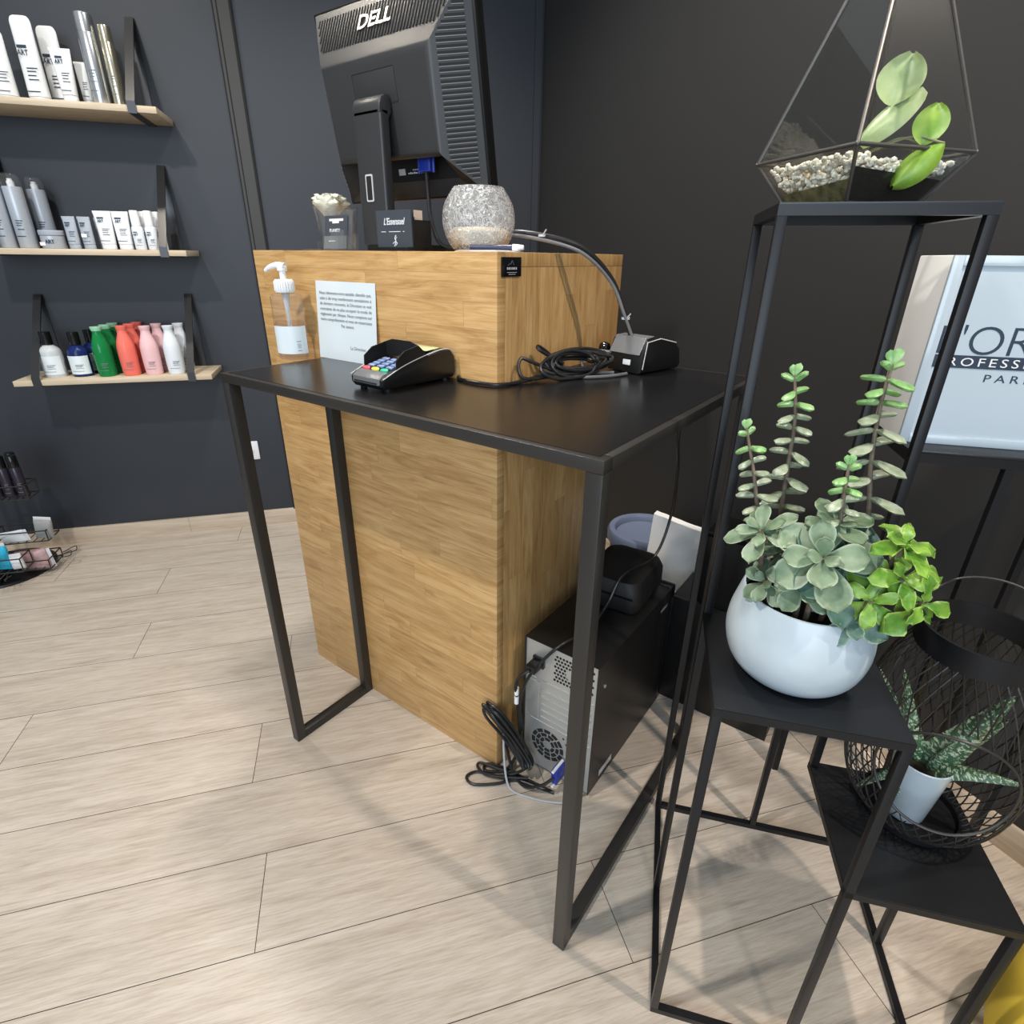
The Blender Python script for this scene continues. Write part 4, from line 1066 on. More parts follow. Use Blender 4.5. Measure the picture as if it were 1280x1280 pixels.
# fill : moss soil on the left, dark soil on the right, gravel on top
def fillring(z, ins=.0035):
    f = (z - .0022) / (zr - .0022); r = r2 + (rho - r2) * f - ins
    return [Vector((r * math.cos(PI + k * PI / 2), r * math.sin(PI + k * PI / 2), z)) for k in range(4)]
def halffill(keep, z0, z1s, m, name):
    """keep: list of corner indices in order (left wedge / right wedge)"""
    bm = new(); lo = fillring(z0)
    cen0 = Vector((0, 0, z0)); 
    lo_ = [lo[k] for k in keep]; hi_ = [fillring(z1s[i])[k] for i, k in enumerate(keep)]
    a = [bm.verts.new(p) for p in lo_]; b_ = [bm.verts.new(p) for p in hi_]
    n = len(a)
    bm.faces.new(a[::-1]); bm.faces.new(b_)
    for i in range(n): bm.faces.new((a[i], a[(i + 1) % n], b_[(i + 1) % n], b_[i]))
    return obj(name, bm, m, tq, smooth=False)
halffill([0, 1, 3], .0040, [.016, .024, .022], M['moss'], 'moss_soil')
halffill([1, 2, 3], .0040, [.034, .026, .024], M['soil'], 'dark_soil')
bm = new(); rg = random.Random(11)
def ico(bm, c, r, sub=1):
    mt = Matrix.Translation(c) @ Matrix.Rotation(rg.uniform(0, 3), 4, 'X') @ Matrix.Rotation(rg.uniform(0, 3), 4, 'Z') @ Matrix.Diagonal((r * rg.uniform(.8, 1.15), r * rg.uniform(.8, 1.1), r * rg.uniform(.7, .95), 1))
    bmesh.ops.create_icosphere(bm, subdivisions=sub, radius=1., matrix=mt)
cnt = 0
while cnt < 1500:
    x, y = rg.uniform(-rho, rho), rg.uniform(-rho, rho)
    m1 = abs(x) + abs(y)
    left = (x < .012 - .0 * y)
    zt_ = .044 if left else .040
    zb_ = (.018 if x + y < 0.01 else .030)
    z = rg.uniform(zb_, zt_)
    f = (z - .0022) / (zr - .0022); lim = r2 + (rho - r2) * f - .0070
    if m1 > lim: continue
    if m1 < lim - .011 and z < zt_ - .006: continue
    ico(bm, Vector((x, y, z + .002)), rg.uniform(.0026, .0040)); cnt += 1
gv = obj('white_gravel', bm, M['pebble'], tq); gv['kind'] = 'stuff'
# plant inside
bm = new(); sweep(bm, cr([(.002, -.020, .040), (.004, -.026, .058), (.010, -.030, .072)], 5), .004, 8, rad=lambda t: .0048 - .002 * t); sweep(bm, cr([(.006, -.026, .052), (.028, -.022, .058), (.055, -.028, .052), (.066, -.042, .044)], 6), .0012, 6); obj('plant_stem', bm, M['stem'], tq)
for nm, b0, d, up, L, Wd, mt, cup in (('pale_leaf', (-.004, -.036, .062), (.56, -.05, .66), (-.5, -.75, .45), .066, .040, 'leaf_pale', -.22),
                                 ('upper_leaf', (.020, -.030, .094), (.16, .0, .9), (-.1, -.85, -.1), .046, .044, 'leaf_pale', .22),
                                 ('round_leaf', (.058, -.040, .055), (.10, .05, .9), (.0, -.9, .2), .038, .032, 'leaf_lime', .12),
                                 ('hanging_leaf', (.076, -.046, .055), (-.62, -.30, -.62), (.30, -.75, .45), .052, .030, 'leaf_lime', -.25)):
    bm = new(); leaf(bm, b0, d, up, L, Wd, .0008, cup, .16, 'oval', 12, 8); lf = obj(nm, bm, M[mt], tq, uv=True)
    bm = new(); B = Vector(b0); sweep(bm, cr([(.006, -.028, .052), (Vector((.006, -.028, .052)) + B) / 2 + Vector((.004, 0, .010)), B], 6), .0011, 6); obj('leaf_stalk', bm, M['stem_green'], lf)

# ------------------------------------------------------------------ white bowl planter with succulents
BC = Vector((-.050, .655, TT2 + .0016))
sp = thing('succulent_bowl', 'round white ceramic bowl of jade succulents on the middle tier', 'potted plant', BC)
bm = new(); prof = [(.042, .0003), (.058, .005), (.073, .022), (.0805, .048), (.0800, .072), (.0745, .096), (.0705, .110), (.0690, .1125), (.0672, .111), (.070, .098), (.0755, .072)]
Q = cr([Vector((a, 0, b)) for a, b in prof], 4); lathe(bm, [(q_.x, q_.z) for q_ in Q], 64, cap1=False); obj('bowl', bm, M['ceramic'], sp)
bm = new(); lathe(bm, [(.0715, .088), (.0715, .091), (.045, .097), (.002, .099)], 40); obj('soil', bm, M['soil'], sp)
def L_(x, y, z): return Vector((x, y, z)) - BC
def tall(name, pts, n, L, mt, seed, top='leaf_small_fresh', split=.18):
    random.seed(seed)
    P = cr([L_(*p) for p in pts], 10); bm = new(); sweep(bm, P, .003, 8, rad=lambda t: .0034 - .0018 * t); s = obj('stem', bm, M['stem'], sp)
    lo = new(); hi = new()
    tot = len(P) - 1
    for k in range(n):
        t = (k + .5) / n; i = min(tot - 1, int(t * tot)); c = P[i].lerp(P[i + 1], t * tot - i); ax = (P[i + 1] - P[i]).normalized()
        x = ax.orthogonal().normalized(); y = ax.cross(x)
        a = (k % 2) * PI / 2 + .35 + random.uniform(-.2, .2)
        LL = L * (1.1 - .5 * abs(t - .45)) * random.uniform(.85, 1.1) * (.72 if t > .93 else 1)
        for s2 in (0, PI):
            rad = x * math.cos(a + s2) + y * math.sin(a + s2); el = random.uniform(-.35, .15) + (.7 if t > .93 else 0)
            d = rad * math.cos(el) + ax * math.sin(el); up = ax * math.cos(el) - rad * math.sin(el)
            leaf(hi if t > 1 - split else lo, c, d, up, LL * 1.12, LL * .74, .0034, .04, .10, 'obov', 6, 6)
    leaf(hi, P[-1] - Vector((0, 0, .002)), (.2, 0, 1), (0, -1, .2), L * .62, L * .4, .0016, .1, .1, 'obov', 6, 6); leaf(hi, P[-1] - Vector((0, 0, .002)), (-.3, 0, .9), (0, -1, .3), L * .55, L * .38, .0016, .1, .1, 'obov', 6, 6)
    obj('leaves', lo, M[mt], s, uv=True); obj('tip_leaves', hi, M[top], s, uv=True)
tall('a', [(-.075, .672, .73), (-.106, .675, .78), (-.126, .672, .83), (-.138, .668, .875), (-.154, .664, .925)], 13, .0215, 'leaf_small', 21)
tall('b', [(-.066, .690, .73), (-.100, .700, .80), (-.108, .705, .87), (-.112, .705, .93), (-.122, .703, .983)], 16, .0255, 'leaf_small', 22)
tall('c', [(-.035, .650, .74), (-.030, .640, .80), (-.038, .638, .86), (-.043, .640, .912)], 14, .021, 'leaf_small', 23)
tall('d', [(-.020, .695, .74), (-.014, .705, .82), (-.028, .708, .90), (-.034, .710, .96), (-.034, .712, 1.004)], 15, .030, 'leaf_small', 24, 'leaf_small_fresh', .25)
random.seed(31)
def ros(c, n, sizes, mt, **k):
    bm = new(); rosette(bm, L_(*c), n, sizes, **k)
    o = obj('rosette', bm, M[mt], sp, uv=True)
    b0 = Vector((L_(*c).x * .75, L_(*c).y * .75, .092)); cs = L_(*c)
    bm = new(); sweep(bm, cr([b0, (b0 + cs) / 2 + Vector((0, 0, .006)), cs], 5), .0032, 8); obj('rosette_stem', bm, M['stem'], o)
ros((-.040, .600, .822), (.05, -.75, .66), [(5, .052, .10), (4, .038, .45), (3, .022, .9)], 'leaf_jade', W=.78)
ros((-.022, .618, .806), (.35, -.6, .6), [(5, .055, .05), (3, .036, .5)], 'leaf_jade_dark', W=.74, start=.7)
ros((-.108, .622, .825), (-.35, -.5, .8), [(5, .042, .10), (4, .030, .5), (2, .018, .95)], 'leaf_jade', W=.62)
ros((-.089, .606, .772), (-.30, -.75, .6), [(4, .033, .05), (3, .026, .5), (2, .015, .9)], 'leaf_jade', W=.75)
ros((-.054, .604, .786), (-.05, -.80, .6), [(5, .037, .05), (4, .028, .45)], 'leaf_jade', W=.7, start=.4)
ros((-.002, .606, .762), (.15, -.85, .5), [(4, .034, .05), (4, .022, .5)], 'leaf_jade_dark', W=.8, start=.3)
ros((-.040, .640, .845), (.1, -.3, .95), [(4, .036, .3), (3, .026, .7)], 'leaf_jade', W=.72)
ros((-.080, .640, .800), (-.2, -.4, .9), [(5, .040, .1), (3, .03, .6)], 'leaf_jade', W=.7)
for c, n_, s_ in (((.030, .622, .812), (.4, -.7, .6), [(5, .040, .05), (4, .030, .5), (2, .02, .9)]), ((.052, .625, .790), (.7, -.6, .3), [(4, .040, .0), (3, .028, .5)]), ((.010, .606, .786), (.1, -.9, .3), [(4, .036, .0), (3, .026, .6)]), ((.022, .630, .842), (.3, -.2, .9), [(4, .034, .35), (3, .026, .8)])):
    ros(c, n_, s_, 'leaf_bright', W=.66, wavy=.15, curl=.35)

# ------------------------------------------------------------------ wire lantern with a small potted plant on the low tier
LZ = TT3 + .0016
LC = Vector((.132, .787, LZ))
ln = thing('wire_lantern', 'black round wire mesh lantern with side opening on the lowest tier', 'lantern', LC)
pr = [(.058, .010), (.078, .030), (.092, .060), (.1000, .105), (.0995, .150), (.0930, .195), (.0800, .248), (.0640, .284)]
PP = [Vector((a, 0, b)) for a, b in pr]; CU = cr(PP, 8)
def prof_at(t):
    f = t * (len(CU) - 1); i = min(len(CU) - 2, int(f)); v = CU[i].lerp(CU[i + 1], f - i); return v.x, v.z
od = Vector((.10, -.99, .12)).normalized(); oc = Vector((0, 0, .128)); oR = .072     # side opening axis and radius
def inhole(p):
    w = p - oc; d = w.dot(od)
    return d > 0 and (w - od * d).length < oR
bm = new(); NW = 40
for s in (1, -1):
    for k in range(NW):
        run = []
        for i in range(41):
            t = i / 40; r_, z_ = prof_at(t); a = 2 * PI * k / NW + s * t * 1.15
            p = Vector((r_ * math.cos(a), r_ * math.sin(a), z_))
            if inhole(p):
                if len(run) > 1: sweep(bm, run, .0010, 4)
                run = []
            else: run.append(p)
        if len(run) > 1: sweep(bm, run, .0010, 4)
obj('wire_mesh', bm, M['black_metal'], ln)
bm = new(); ring = []
u1 = od.cross(Vector((0, 0, 1))).normalized(); u2 = u1.cross(od)
for i in range(48):
    a = 2 * PI * i / 48; w = oc + (u1 * math.cos(a) + u2 * math.sin(a)) * oR
    lo_, hi_ = 0., .2
    for _ in range(30):
        md = (lo_ + hi_) / 2; p = w + od * md
        rr = math.hypot(p.x, p.y); zz = min(max(p.z, .0101), .2839)
        j = min(range(len(CU)), key=lambda q_: abs(CU[q_].z - zz)); 
        if rr > CU[j].x: hi_ = md
        else: lo_ = md
    ring.append(w + od * lo_)
sm = [ (ring[i - 1] + ring[i] * 2 + ring[(i + 1) % 48]) / 4 for i in range(48)]
sweep(bm, sm, .0019, 8, closed=True); obj('opening_ring', bm, M['black_metal'], ln)
bm = new(); lathe(bm, [(.0625, .280), (.066, .280), (.066, .312), (.0625, .312), (.0625, .280)], 56, cap0=False, cap1=False); obj('collar', bm, M['stand_metal'], ln)
bm = new(); lathe(bm, [(.054, .0003), (.060, .002), (.060, .013), (.057, .013), (.055, .005), (.001, .004)], 48); obj('base_dish', bm, M['stand_metal'], ln)
bm = new(); sweep(bm, cr([(.0665, 0, .300), (.064, .012, .328), (.040, .022, .358), (0, .026, .368), (-.040, .022, .358), (-.064, .012, .328), (-.0665, 0, .300)], 8), .0014, 8); obj('handle', bm, M['black_metal'], ln)
# pot
AP = Vector((.126, .777, LZ + .0052))
gp = thing('small_potted_plant', 'small white pot with speckled strap leaf plant inside the wire lantern', 'potted plant', AP)
bm = new(); lathe(bm, [(.0235, .0002), (.0245, .002), (.0345, .100), (.0335, .1015), (.0325, .100), (.0305, .080)], 40, cap1=False); obj('pot', bm, M['ceramic'], gp)
bm = new(); lathe(bm, [(.0308, .083), (.0308, .086), (.015, .089), (.001, .090)], 28); obj('soil', bm, M['soil'], gp)
random.seed(9)
o0 = Vector((0, 0, .088))
for tip, w, cv in (((-.074, .018, .196), .024, .05), ((-.048, .010, .213), .028, .02), ((.052, -.006, .226), .050, .12), ((.060, .012, .186), .036, .10), ((.074, -.012, .130), .036, .40), ((-.058, -.014, .018), .024, .32), ((-.026, -.034, .030), .026, .30), ((.012, -.008, .150), .018, .1)):
    tip = Vector(tip); d = tip - o0; L = d.length * (1 + cv * .12)
    up = Vector((0, -.25, 1)) if d.z < .09 else Vector((0, -1, .35))
    dd = d + Vector((0, 0, cv * d.length * .55))
    bm = new(); leaf(bm, o0 + Vector((d.x, d.y, 0)).normalized() * .006, dd, up, L, w, .0028, -.16, cv * .75, 'lance', 14, 6); obj('leaf', bm, M['leaf_ox'], gp, uv=True)

# ------------------------------------------------------------------ console with the white sign at the right wall
KA = R(22); KO = Vector((.004, .980, 0))
cs = thing('side_console', 'narrow black console at the right wall carrying the white sign', 'console', KO, KA)
KZ = .85
bm = new(); box(bm, (0, 0, KZ - .004), (.31, .19, KZ), .0008); obj('top_sheet', bm, M['stand_sheet'], cs)
bm = new(); box(bm, (0, 0, KZ - .018), (.31, .012, KZ - .0041)); box(bm, (0, .178, KZ - .018), (.31, .19, KZ - .0041)); box(bm, (0, .012, KZ - .018), (.012, .178, KZ - .0041)); box(bm, (.298, .012, KZ - .018), (.31, .178, KZ - .0041)); obj('top_frame', bm, M['stand_metal'], cs)
for x, y in ((.127, 0), (.298, 0), (0, .178), (.298, .178)):
    bm = new(); box(bm, (x, y, 0), (x + .012, y + .012, KZ - .0181)); obj('leg', bm, M['stand_metal'], cs)
sg = thing('sign_box', 'white framed sign box with dark lettering on the black console', 'sign', Vector((-.014, 1.0186, KZ + .0003)), R(22))
SWd, SHt, SDp = .252, .259, .118
bm = new(); box(bm, (0, .004, 0), (SWd, SDp, SHt), .002); obj('housing', bm, M['sign_side'], sg)
fw = .013
bm = new(); box(bm, (0, -.002, 0), (fw, .0039, SHt), .0008); box(bm, (SWd - fw, -.002, 0), (SWd, .0039, SHt), .0008); box(bm, (fw, -.002, 0), (SWd - fw, .0039, fw), .0008); box(bm, (fw, -.002, SHt - fw), (SWd - fw, .0039, SHt), .0008); obj('front_frame', bm, M['sign_white'], sg)
bm = new(); box(bm, (fw, .0015, fw), (SWd - fw, .0035, SHt - fw)); pnl = obj('front_panel', bm, M['sign_white'], sg)
def fit(o, x0, x1, z0=None, z1=None):
    xs = [v.co.x for v in o.data.vertices]; a, b_ = min(xs), max(xs); ys = [v.co.y for v in o.data.vertices]; c_, d_ = min(ys), max(ys)
    for v in o.data.vertices:
        v.co.x = x0 + (v.co.x - a) / (b_ - a) * (x1 - x0)
        if z0 is not None: v.co.y = z0 + (v.co.y - c_) / (d_ - c_) * (z1 - z0)
t = text('sign_lettering', "L'ORÉAL", .065, M['ink_navy'], pnl, (0, .0012, 0), off=-.0008, align='LEFT')
fit(t, .0135, .224, .1315, .1800)
bm = new(); box(bm, (.0135, .0007, .1125), (.224, .0013, .1300)); obj('sign_band', bm, M['ink_navy'], pnl, smooth=False)
t = text('sign_lettering', 'PROFESSIONNEL', .017, M['ink_white'], pnl, (0, .0004, 0), align='LEFT', space=1.35); fit(t, .0175, .220, .1155, .1270)
t = text('sign_lettering', 'PARIS', .014, M['ink_navy'], pnl, (0, .0012, 0), align='LEFT', space=1.5); fit(t, .084, .150, .0945, .1050)

# yellow pouf at the lower right edge
yp = thing('yellow_pouf', 'mustard yellow round pouf at the right edge beside the plant stand', 'pouf', (.512, .775, 0))
bm = new(); Q = cr([Vector((a, 0, b)) for a, b in [(.12, .0005), (.175, .02), (.205, .08), (.208, .14), (.190, .19), (.14, .216), (.07, .224), (.001, .222)]], 5); lathe(bm, [(max(.0005, q_.x), q_.z) for q_ in Q], 48); obj('cover', bm, M['yellow'], yp)
bm = new(); sweep(bm, [Vector((.1755 * math.cos(2 * PI * k / 48), .1755 * math.sin(2 * PI * k / 48), .0195)) for k in range(48)], .003, 6, closed=True)
obj('seam_piping', bm, M['yellow'], yp)

# ------------------------------------------------------------------ wall shelves
M['strap'] = mat('dark_steel_strap', (.045, .045, .048), .30, .5)
def shelf(label, z, s0=.115, s1=.725, brk=(.185, .660)):
    o = thing('wall_shelf', label, 'shelf', SW(s0, 0, z), LA, 'oak wall shelves with metal straps')
    L = s1 - s0
    bm = new(); box(bm, (0, -.200, -.018), (L, -.0040, 0), .0012); obj('board', bm, M['shelf_oak'], o)
    for b in brk:
        x = b - s0; w = .012; bm = new()
        prof = [(-.0005, .262), (-.012, .262), (-.2045, .010), (-.2045, -.0215), (-.0005, -.0215)]
        inn = [(-.0035, .250), (-.0105, .252), (-.2012, .0085), (-.2012, -.0184), (-.0035, -.0184)]
        a0 = [bm.verts.new((x - w, *p)) for p in prof]; a1 = [bm.verts.new((x + w, *p)) for p in prof]
        i0 = [bm.verts.new((x - w, *p)) for p in inn]; i1 = [bm.verts.new((x + w, *p)) for p in inn]
        for k in range(5):
            j = (k + 1) % 5
            bm.faces.new((a0[k], a0[j], a1[j], a1[k])); bm.faces.new((i0[j], i0[k], i1[k], i1[j]))
            bm.faces.new((a0[k], i0[k], i0[j], a0[j])); bm.faces.new((a1[j], i1[j], i1[k], a1[k]))
        bmesh.ops.recalc_face_normals(bm, faces=bm.faces[:])
        obj('strap_bracket', bm, M['strap'], o)
    return o
Z1, Z2, Z3 = 1.503, 1.1075, .700
shelf('top oak wall shelf carrying white tubes and silver cans', Z1)
shelf('middle oak wall shelf carrying grey and white tubes and a jar', Z2)
shelf('lowest oak wall shelf carrying coloured shampoo bottles', Z3)

def place(o, s, t, z, turn=0.): o.location = SW(s, t, z + .0003); o.rotation_euler = (0, 0, LA + turn)
def lab(o, label, group=None):
    o['label'] = label
    if group: o['group'] = group
    return o
def prints(parent, y, z0, w, h, m='ink_navy', art=False, curve=0.):
    bm = new()
    def r(x0, x1, z, hh):
        n = 4
        for i in range(n):
            xa = x0 + (x1 - x0) * i / n; xb = x0 + (x1 - x0) * (i + 1) / n
            def yy(x): return (y if not curve else -math.sqrt(max(1e-6, curve * curve - x * x)) - .0006)
            bm.faces.new([bm.verts.new((xa, yy(xa), z)), bm.verts.new((xb, yy(xb), z)), bm.verts.new((xb, yy(xb), z + hh)), bm.verts.new((xa, yy(xa), z + hh))])
    if art: r(-w * .42, w * .10, z0 + h * .86, h * .06)
    for f, a, b_ in ((.42, -.1, .42), (.36, -.1, .35), (.30, -.1, .30), (.20, -.1, .38), (.02, -.4, .35)): r(a * w, b_ * w, z0 + f * h, h * .022)
    obj('label_print', bm, M[m], parent, smooth=False)
    if art: 
        t = text('logo_lettering', 'ART', h * .20, M[m], parent, (-w * .16, y - .0004, z0 + h * .72), off=.0003, sx=.85)

def milk_bottle(name, label, cat, m, capm=None, h=.168, r=.0280, group=None, black_cap=False, lbl=False):
    o = thing(name, label, cat, (0, 0, 0), LA, group)
    k = h / .168
    if black_cap: prof = [(r * .9, 0), (r, .004), (r * 1.02, .05), (r, .088), (r * .86, .104), (r * .50, .116), (.0125, .120), (.0125, .124)]
    else: prof = [(r * .88, 0), (r * .97, .004), (r * 1.03, .045), (r * 1.02, .090), (r * .90, .112), (r * .70, .130), (r * .56, .143), (r * .53, .154)]
    prof = [(a, b_ * k) for a, b_ in prof]
    Q = cr([Vector((a, 0, b_)) for a, b_ in prof], 4)
    bm = new(); lathe(bm, [(q_.x, q_.z) for q_ in Q], 32); obj('body', bm, M[m], o)
    z = prof[-1][1]
    bm = new()
    if black_cap: lathe(bm, [(.0165, z - .003), (.0170, z), (.0168, h - .002), (.0150, h)], 28)
    else: lathe(bm, [(r * .55, z + .0002), (r * .62, h - .006), (r * .64, h - .001), (r * .58, h)], 28)
    obj('cap', bm, M[capm or m], o)
    if lbl:
        bm = new(); n = 20; rr = r * 1.03 + .0004
        rows = [[bm.verts.new((rr * math.cos(a), rr * math.sin(a), zz)) for a in [R(-160) + R(140) * i / n for i in range(n + 1)]] for zz in (.010 * k, .080 * k)]
        for i in range(n): bm.faces.new((rows[0][i], rows[0][i + 1], rows[1][i + 1], rows[1][i]))
        obj('label', bm, M['label'], o)
    prints(o, -r, .02 * k, r * 1.5, .062 * k, 'ink_grey', curve=r * 1.04 + .0008)
    return o
b = milk_bottle('shampoo_bottle', 'grey bottle with black cap and white label, alone at left of lowest shelf', 'bottle', 'b_grey', 'black_gloss', .150, .033, None, True, True); place(b, .217, .122, Z3, R(-6))
b = milk_bottle('shampoo_bottle', 'navy bottle with black cap at the front of the pair on lowest shelf', 'bottle', 'b_navy', 'black_gloss', .148, .032, 'navy bottles', True, True); place(b, .302, .128, Z3, R(-4))
c_ = copy_tree(b); lab(c_, 'navy bottle half hidden behind its twin on lowest shelf'); place(c_, .325, .058, Z3)
def row(first, spots, labels):
    for i, (s, t) in enumerate(spots):
        o = first if i == 0 else copy_tree(first)
        lab(o, labels[i]); place(o, s, t, Z3, R(rng.uniform(-8, 8)))
g_ = milk_bottle('shampoo_bottle', '', 'bottle', 'b_green', 'b_greencap', .166, .0280, 'green bottles')
row(g_, ((.384, .150), (.390, .089), (.396, .030)), ('clear green bottle with pale cap, frontmost of three on lowest shelf', 'clear green bottle in the middle of three on lowest shelf', 'clear green bottle nearest the wall on lowest shelf'))
g_ = milk_bottle('shampoo_bottle', '', 'bottle', 'b_coral', None, .168, .0280, 'coral bottles')
row(g_, ((.460, .150), (.467, .089), (.474, .030)), ('coral red bottle, frontmost of three on lowest shelf', 'coral red bottle in the middle of three on lowest shelf', 'coral red bottle nearest the wall on lowest shelf'))
g_ = milk_bottle('shampoo_bottle', '', 'bottle', 'b_pink', None, .166, .0280, 'pink bottles')
row(g_, ((.531, .148), (.547, .070)), ('pale pink bottle at the front on lowest shelf', 'pale pink bottle standing behind its twin on lowest shelf'))
g_ = milk_bottle('shampoo_bottle', '', 'bottle', 'b_white', None, .166, .0280, 'white bottles')
row(g_, ((.604, .148), (.618, .070)), ('white bottle at the front right of lowest shelf', 'white bottle standing behind its twin on lowest shelf'))

def ell(w, d, n=28): return [(w / 2 * math.cos(2 * PI * i / n), d / 2 * math.sin(2 * PI * i / n)) for i in range(n)]
def tube(name, label, m, h, w, wt, group=None, art=True, round_top=False, capm=None, cap_h=.022):
    """squeeze tube standing on its cap"""
    o = thing(name, label, 'tube', (0, 0, 0), LA, group)
    bm = new(); loft(bm, [[(x, y, z) for x, y in ell(w * f, w * f * .80)] for z, f in ((0, .93), (.002, .98), (cap_h - .001, .98), (cap_h, .95))]); obj('cap', bm, M[capm or m], o)
    rings = []
    for t in ([0, .15, .3, .45, .6, .75, .85, .90, .93, .95, .965, .98, .99, 1.] if round_top else [i / 8 for i in range(9)]):
        z = cap_h + .0004 + t * (h - cap_h - .0004)
        ww = w + (wt - w) * t; dd = w * .80 * (1 - t) ** .85 + .0030
        if round_top and t > .90: ww *= .55 + .45 * math.sqrt(max(0, 1 - ((t - .90) / .10) ** 2))
        rings.append([(x, y, z) for x, y in ell(ww, dd)])
    bm = new(); loft(bm, rings); obj('body', bm, M[m], o)
    if not round_top:
        bm = new(); box(bm, (-wt / 2, -.0016, h - .008), (wt / 2, .0016, h + .0006), .0006); obj('crimp', bm, M[m], o)
    # print follows the front slope
    def yf(z):
        t = (z - cap_h) / (h - cap_h); return -(w * .80 * (1 - t) ** .85 + .003) / 2 - .0008
    z0, z1 = cap_h + .006, h - .012
    pr_ = bpy.data.objects.new('label_print', bpy.data.meshes.new('label_print')); COL.objects.link(pr_); pr_.parent = o; pr_.data.materials.append(M['ink_navy'])
    bm = new()
    def r_(x0, x1, z, hh): bm.faces.new([bm.verts.new((x, yf(zz), zz)) for x, zz in ((x0, z), (x1, z), (x1, z + hh), (x0, z + hh))])
    H = (z1 - z0) * (.72 if round_top else 1.)
    if art: r_(-w * .36, w * .10, z0 + H * .87, H * .06)
    for f, a, b_ in ((.48, -.12, .40), (.42, -.12, .30), (.34, -.12, .28), (.26, -.12, .36), (.03, -.36, .30)): r_(a * w, b_ * w, z0 + f * H, H * .022)
    bm.to_mesh(pr_.data); bm.free()
    if art:
        zc = z0 + H * .78; sl = math.atan2(yf(zc + .01) - yf(zc - .01), .02)
        text('logo_lettering', 'ART', H * .15, M['ink_navy'], o, (-w * .13, yf(zc) - .0006, zc), rot=(PI / 2 - sl, 0, 0), off=.0003, sx=.8)
    return o
T2 = 'white tubes on the middle shelf'
a_ = tube('cosmetic_tube', 'large white tube with rounded top, tallest white tube on top shelf', 'b_tube', .206, .056, .056, 'tall white tubes', True, True, None, .012); place(a_, .405, .135, Z1, R(-8))
c_ = copy_tree(a_); lab(c_, 'white rounded tube half hidden behind the tallest one on top shelf'); place(c_, .440, .062, Z1, R(-8))
c_ = copy_tree(a_); lab(c_, 'white rounded tube cut by the left picture edge on top shelf'); place(c_, .325, .140, Z1, R(4)); c_.scale = (1, 1, .82)
a_ = tube('cosmetic_tube', 'medium white squeeze tube with flat crimped top on top shelf', 'b_tube', .136, .040, .057, None, True); place(a_, .487, .140, Z1, R(-4))
a_ = tube('cosmetic_tube', 'small white tube beside the silver can on top shelf', 'b_tube', .118, .026, .034, 'small white tubes', False); place(a_, .517, .090, Z1)
c_ = copy_tree(a_); lab(c_, 'smallest white tube against the wall behind the silver can on top shelf'); place(c_, .545, .050, Z1); c_.scale = (.85, .85, .92)
def can(label, m, r, h):
    o = thing('hairspray_can', label, 'spray can', (0, 0, 0), LA, 'metallic spray cans')
    bm = new(); lathe(bm, [(r * .94, 0), (r, .003), (r, h * .80), (r * .98, h * .804)], 36); obj('body', bm, M[m], o)
    bm = new(); lathe(bm, [(r * .985, h * .806), (r * .985, h - .004), (r * .93, h)], 36); obj('cap', bm, M[m], o)
    prints(o, -r, h * .15, r * 1.4, h * .55, 'ink_grey', curve=r + .0004)
    return o
place(can('tall silver hairspray can on top shelf', 'b_silver', .0245, .226), .566, .130, Z1, R(-20))
place(can('slim pale gold can between silver can and bracket on top shelf', 'b_gold', .0175, .202), .614, .130, Z1, R(-20))

def tall_bottle(label):
    o = thing('hair_product_bottle', label, 'bottle', (0, 0, 0), LA, 'tall silver grey bottles')
    r, h = .0255, .208
    bm = new(); lathe(bm, [(r * .93, 0), (r, .003), (r, .168), (r * .97, .172)], 32); obj('body', bm, M['b_silvergrey'], o)
    bm = new(); lathe(bm, [(r * .98, .1722), (r * .98, .196), (r * .86, .205), (r * .6, h)], 32); obj('cap', bm, M['acrylic'], o)
    bm = new(); lathe(bm, [(.010, .1722), (.010, .186), (.007, .188), (.007, .194)], 16); obj('nozzle', bm, M['white_plastic'], o)
    prints(o, -r, .03, r * 1.4, .11, 'ink_navy', curve=r + .0004)
    return o
a_ = tall_bottle('tall silver grey bottle with clear cap beside the jar on middle shelf'); place(a_, .262, .140, Z2, R(-10))
c_ = copy_tree(a_); lab(c_, 'tall silver grey bottle against the wall behind its twin on middle shelf'); place(c_, .292, .060, Z2, R(-10))
c_ = copy_tree(a_); lab(c_, 'tall silver grey bottle at the left picture edge on middle shelf'); place(c_, .207, .140, Z2, R(-10))
jr = thing('cosmetic_jar', 'low round grey jar with lid and white sticker on middle shelf', 'jar', (0, 0, 0), LA)
bm = new(); lathe(bm, [(.0315, 0), (.0335, .003), (.0335, .036), (.032, .038)], 40); obj('body', bm, M['b_silvergrey'], jr)
bm = new(); lathe(bm, [(.0345, .0385), (.035, .040), (.035, .051), (.033, .053)], 40); obj('lid', bm, M['b_greytube'], jr)
bm = new(); box(bm, (-.022, -.0350, .008), (-.006, -.0305, .018), .0005); obj('sticker', bm, M['paper'], jr)
text('logo_lettering', 'ART', .016, M['ink_navy'], jr, (.008, -.0345, .019), off=.0004, sx=.9); place(jr, .330, .135, Z2, R(-10))
a_ = tube('cosmetic_tube', 'grey flat topped tube next to the jar on middle shelf', 'b_greytube', .094, .034, .037, 'grey tubes', True, False, None, .014); place(a_, .390, .140, Z2, R(-6))
c_ = copy_tree(a_); lab(c_, 'grey flat topped tube with white sticker next to white tubes on middle shelf'); place(c_, .432, .140, Z2, R(-6))
bm = new(); box(bm, (-.011, -.0165, .034), (.005, -.0150, .044), .0004); obj('price_sticker', bm, M['paper'], c_)
c_ = copy_tree(a_); lab(c_, 'grey tube standing behind the other grey tubes on middle shelf'); place(c_, .462, .090, Z2, R(-6))
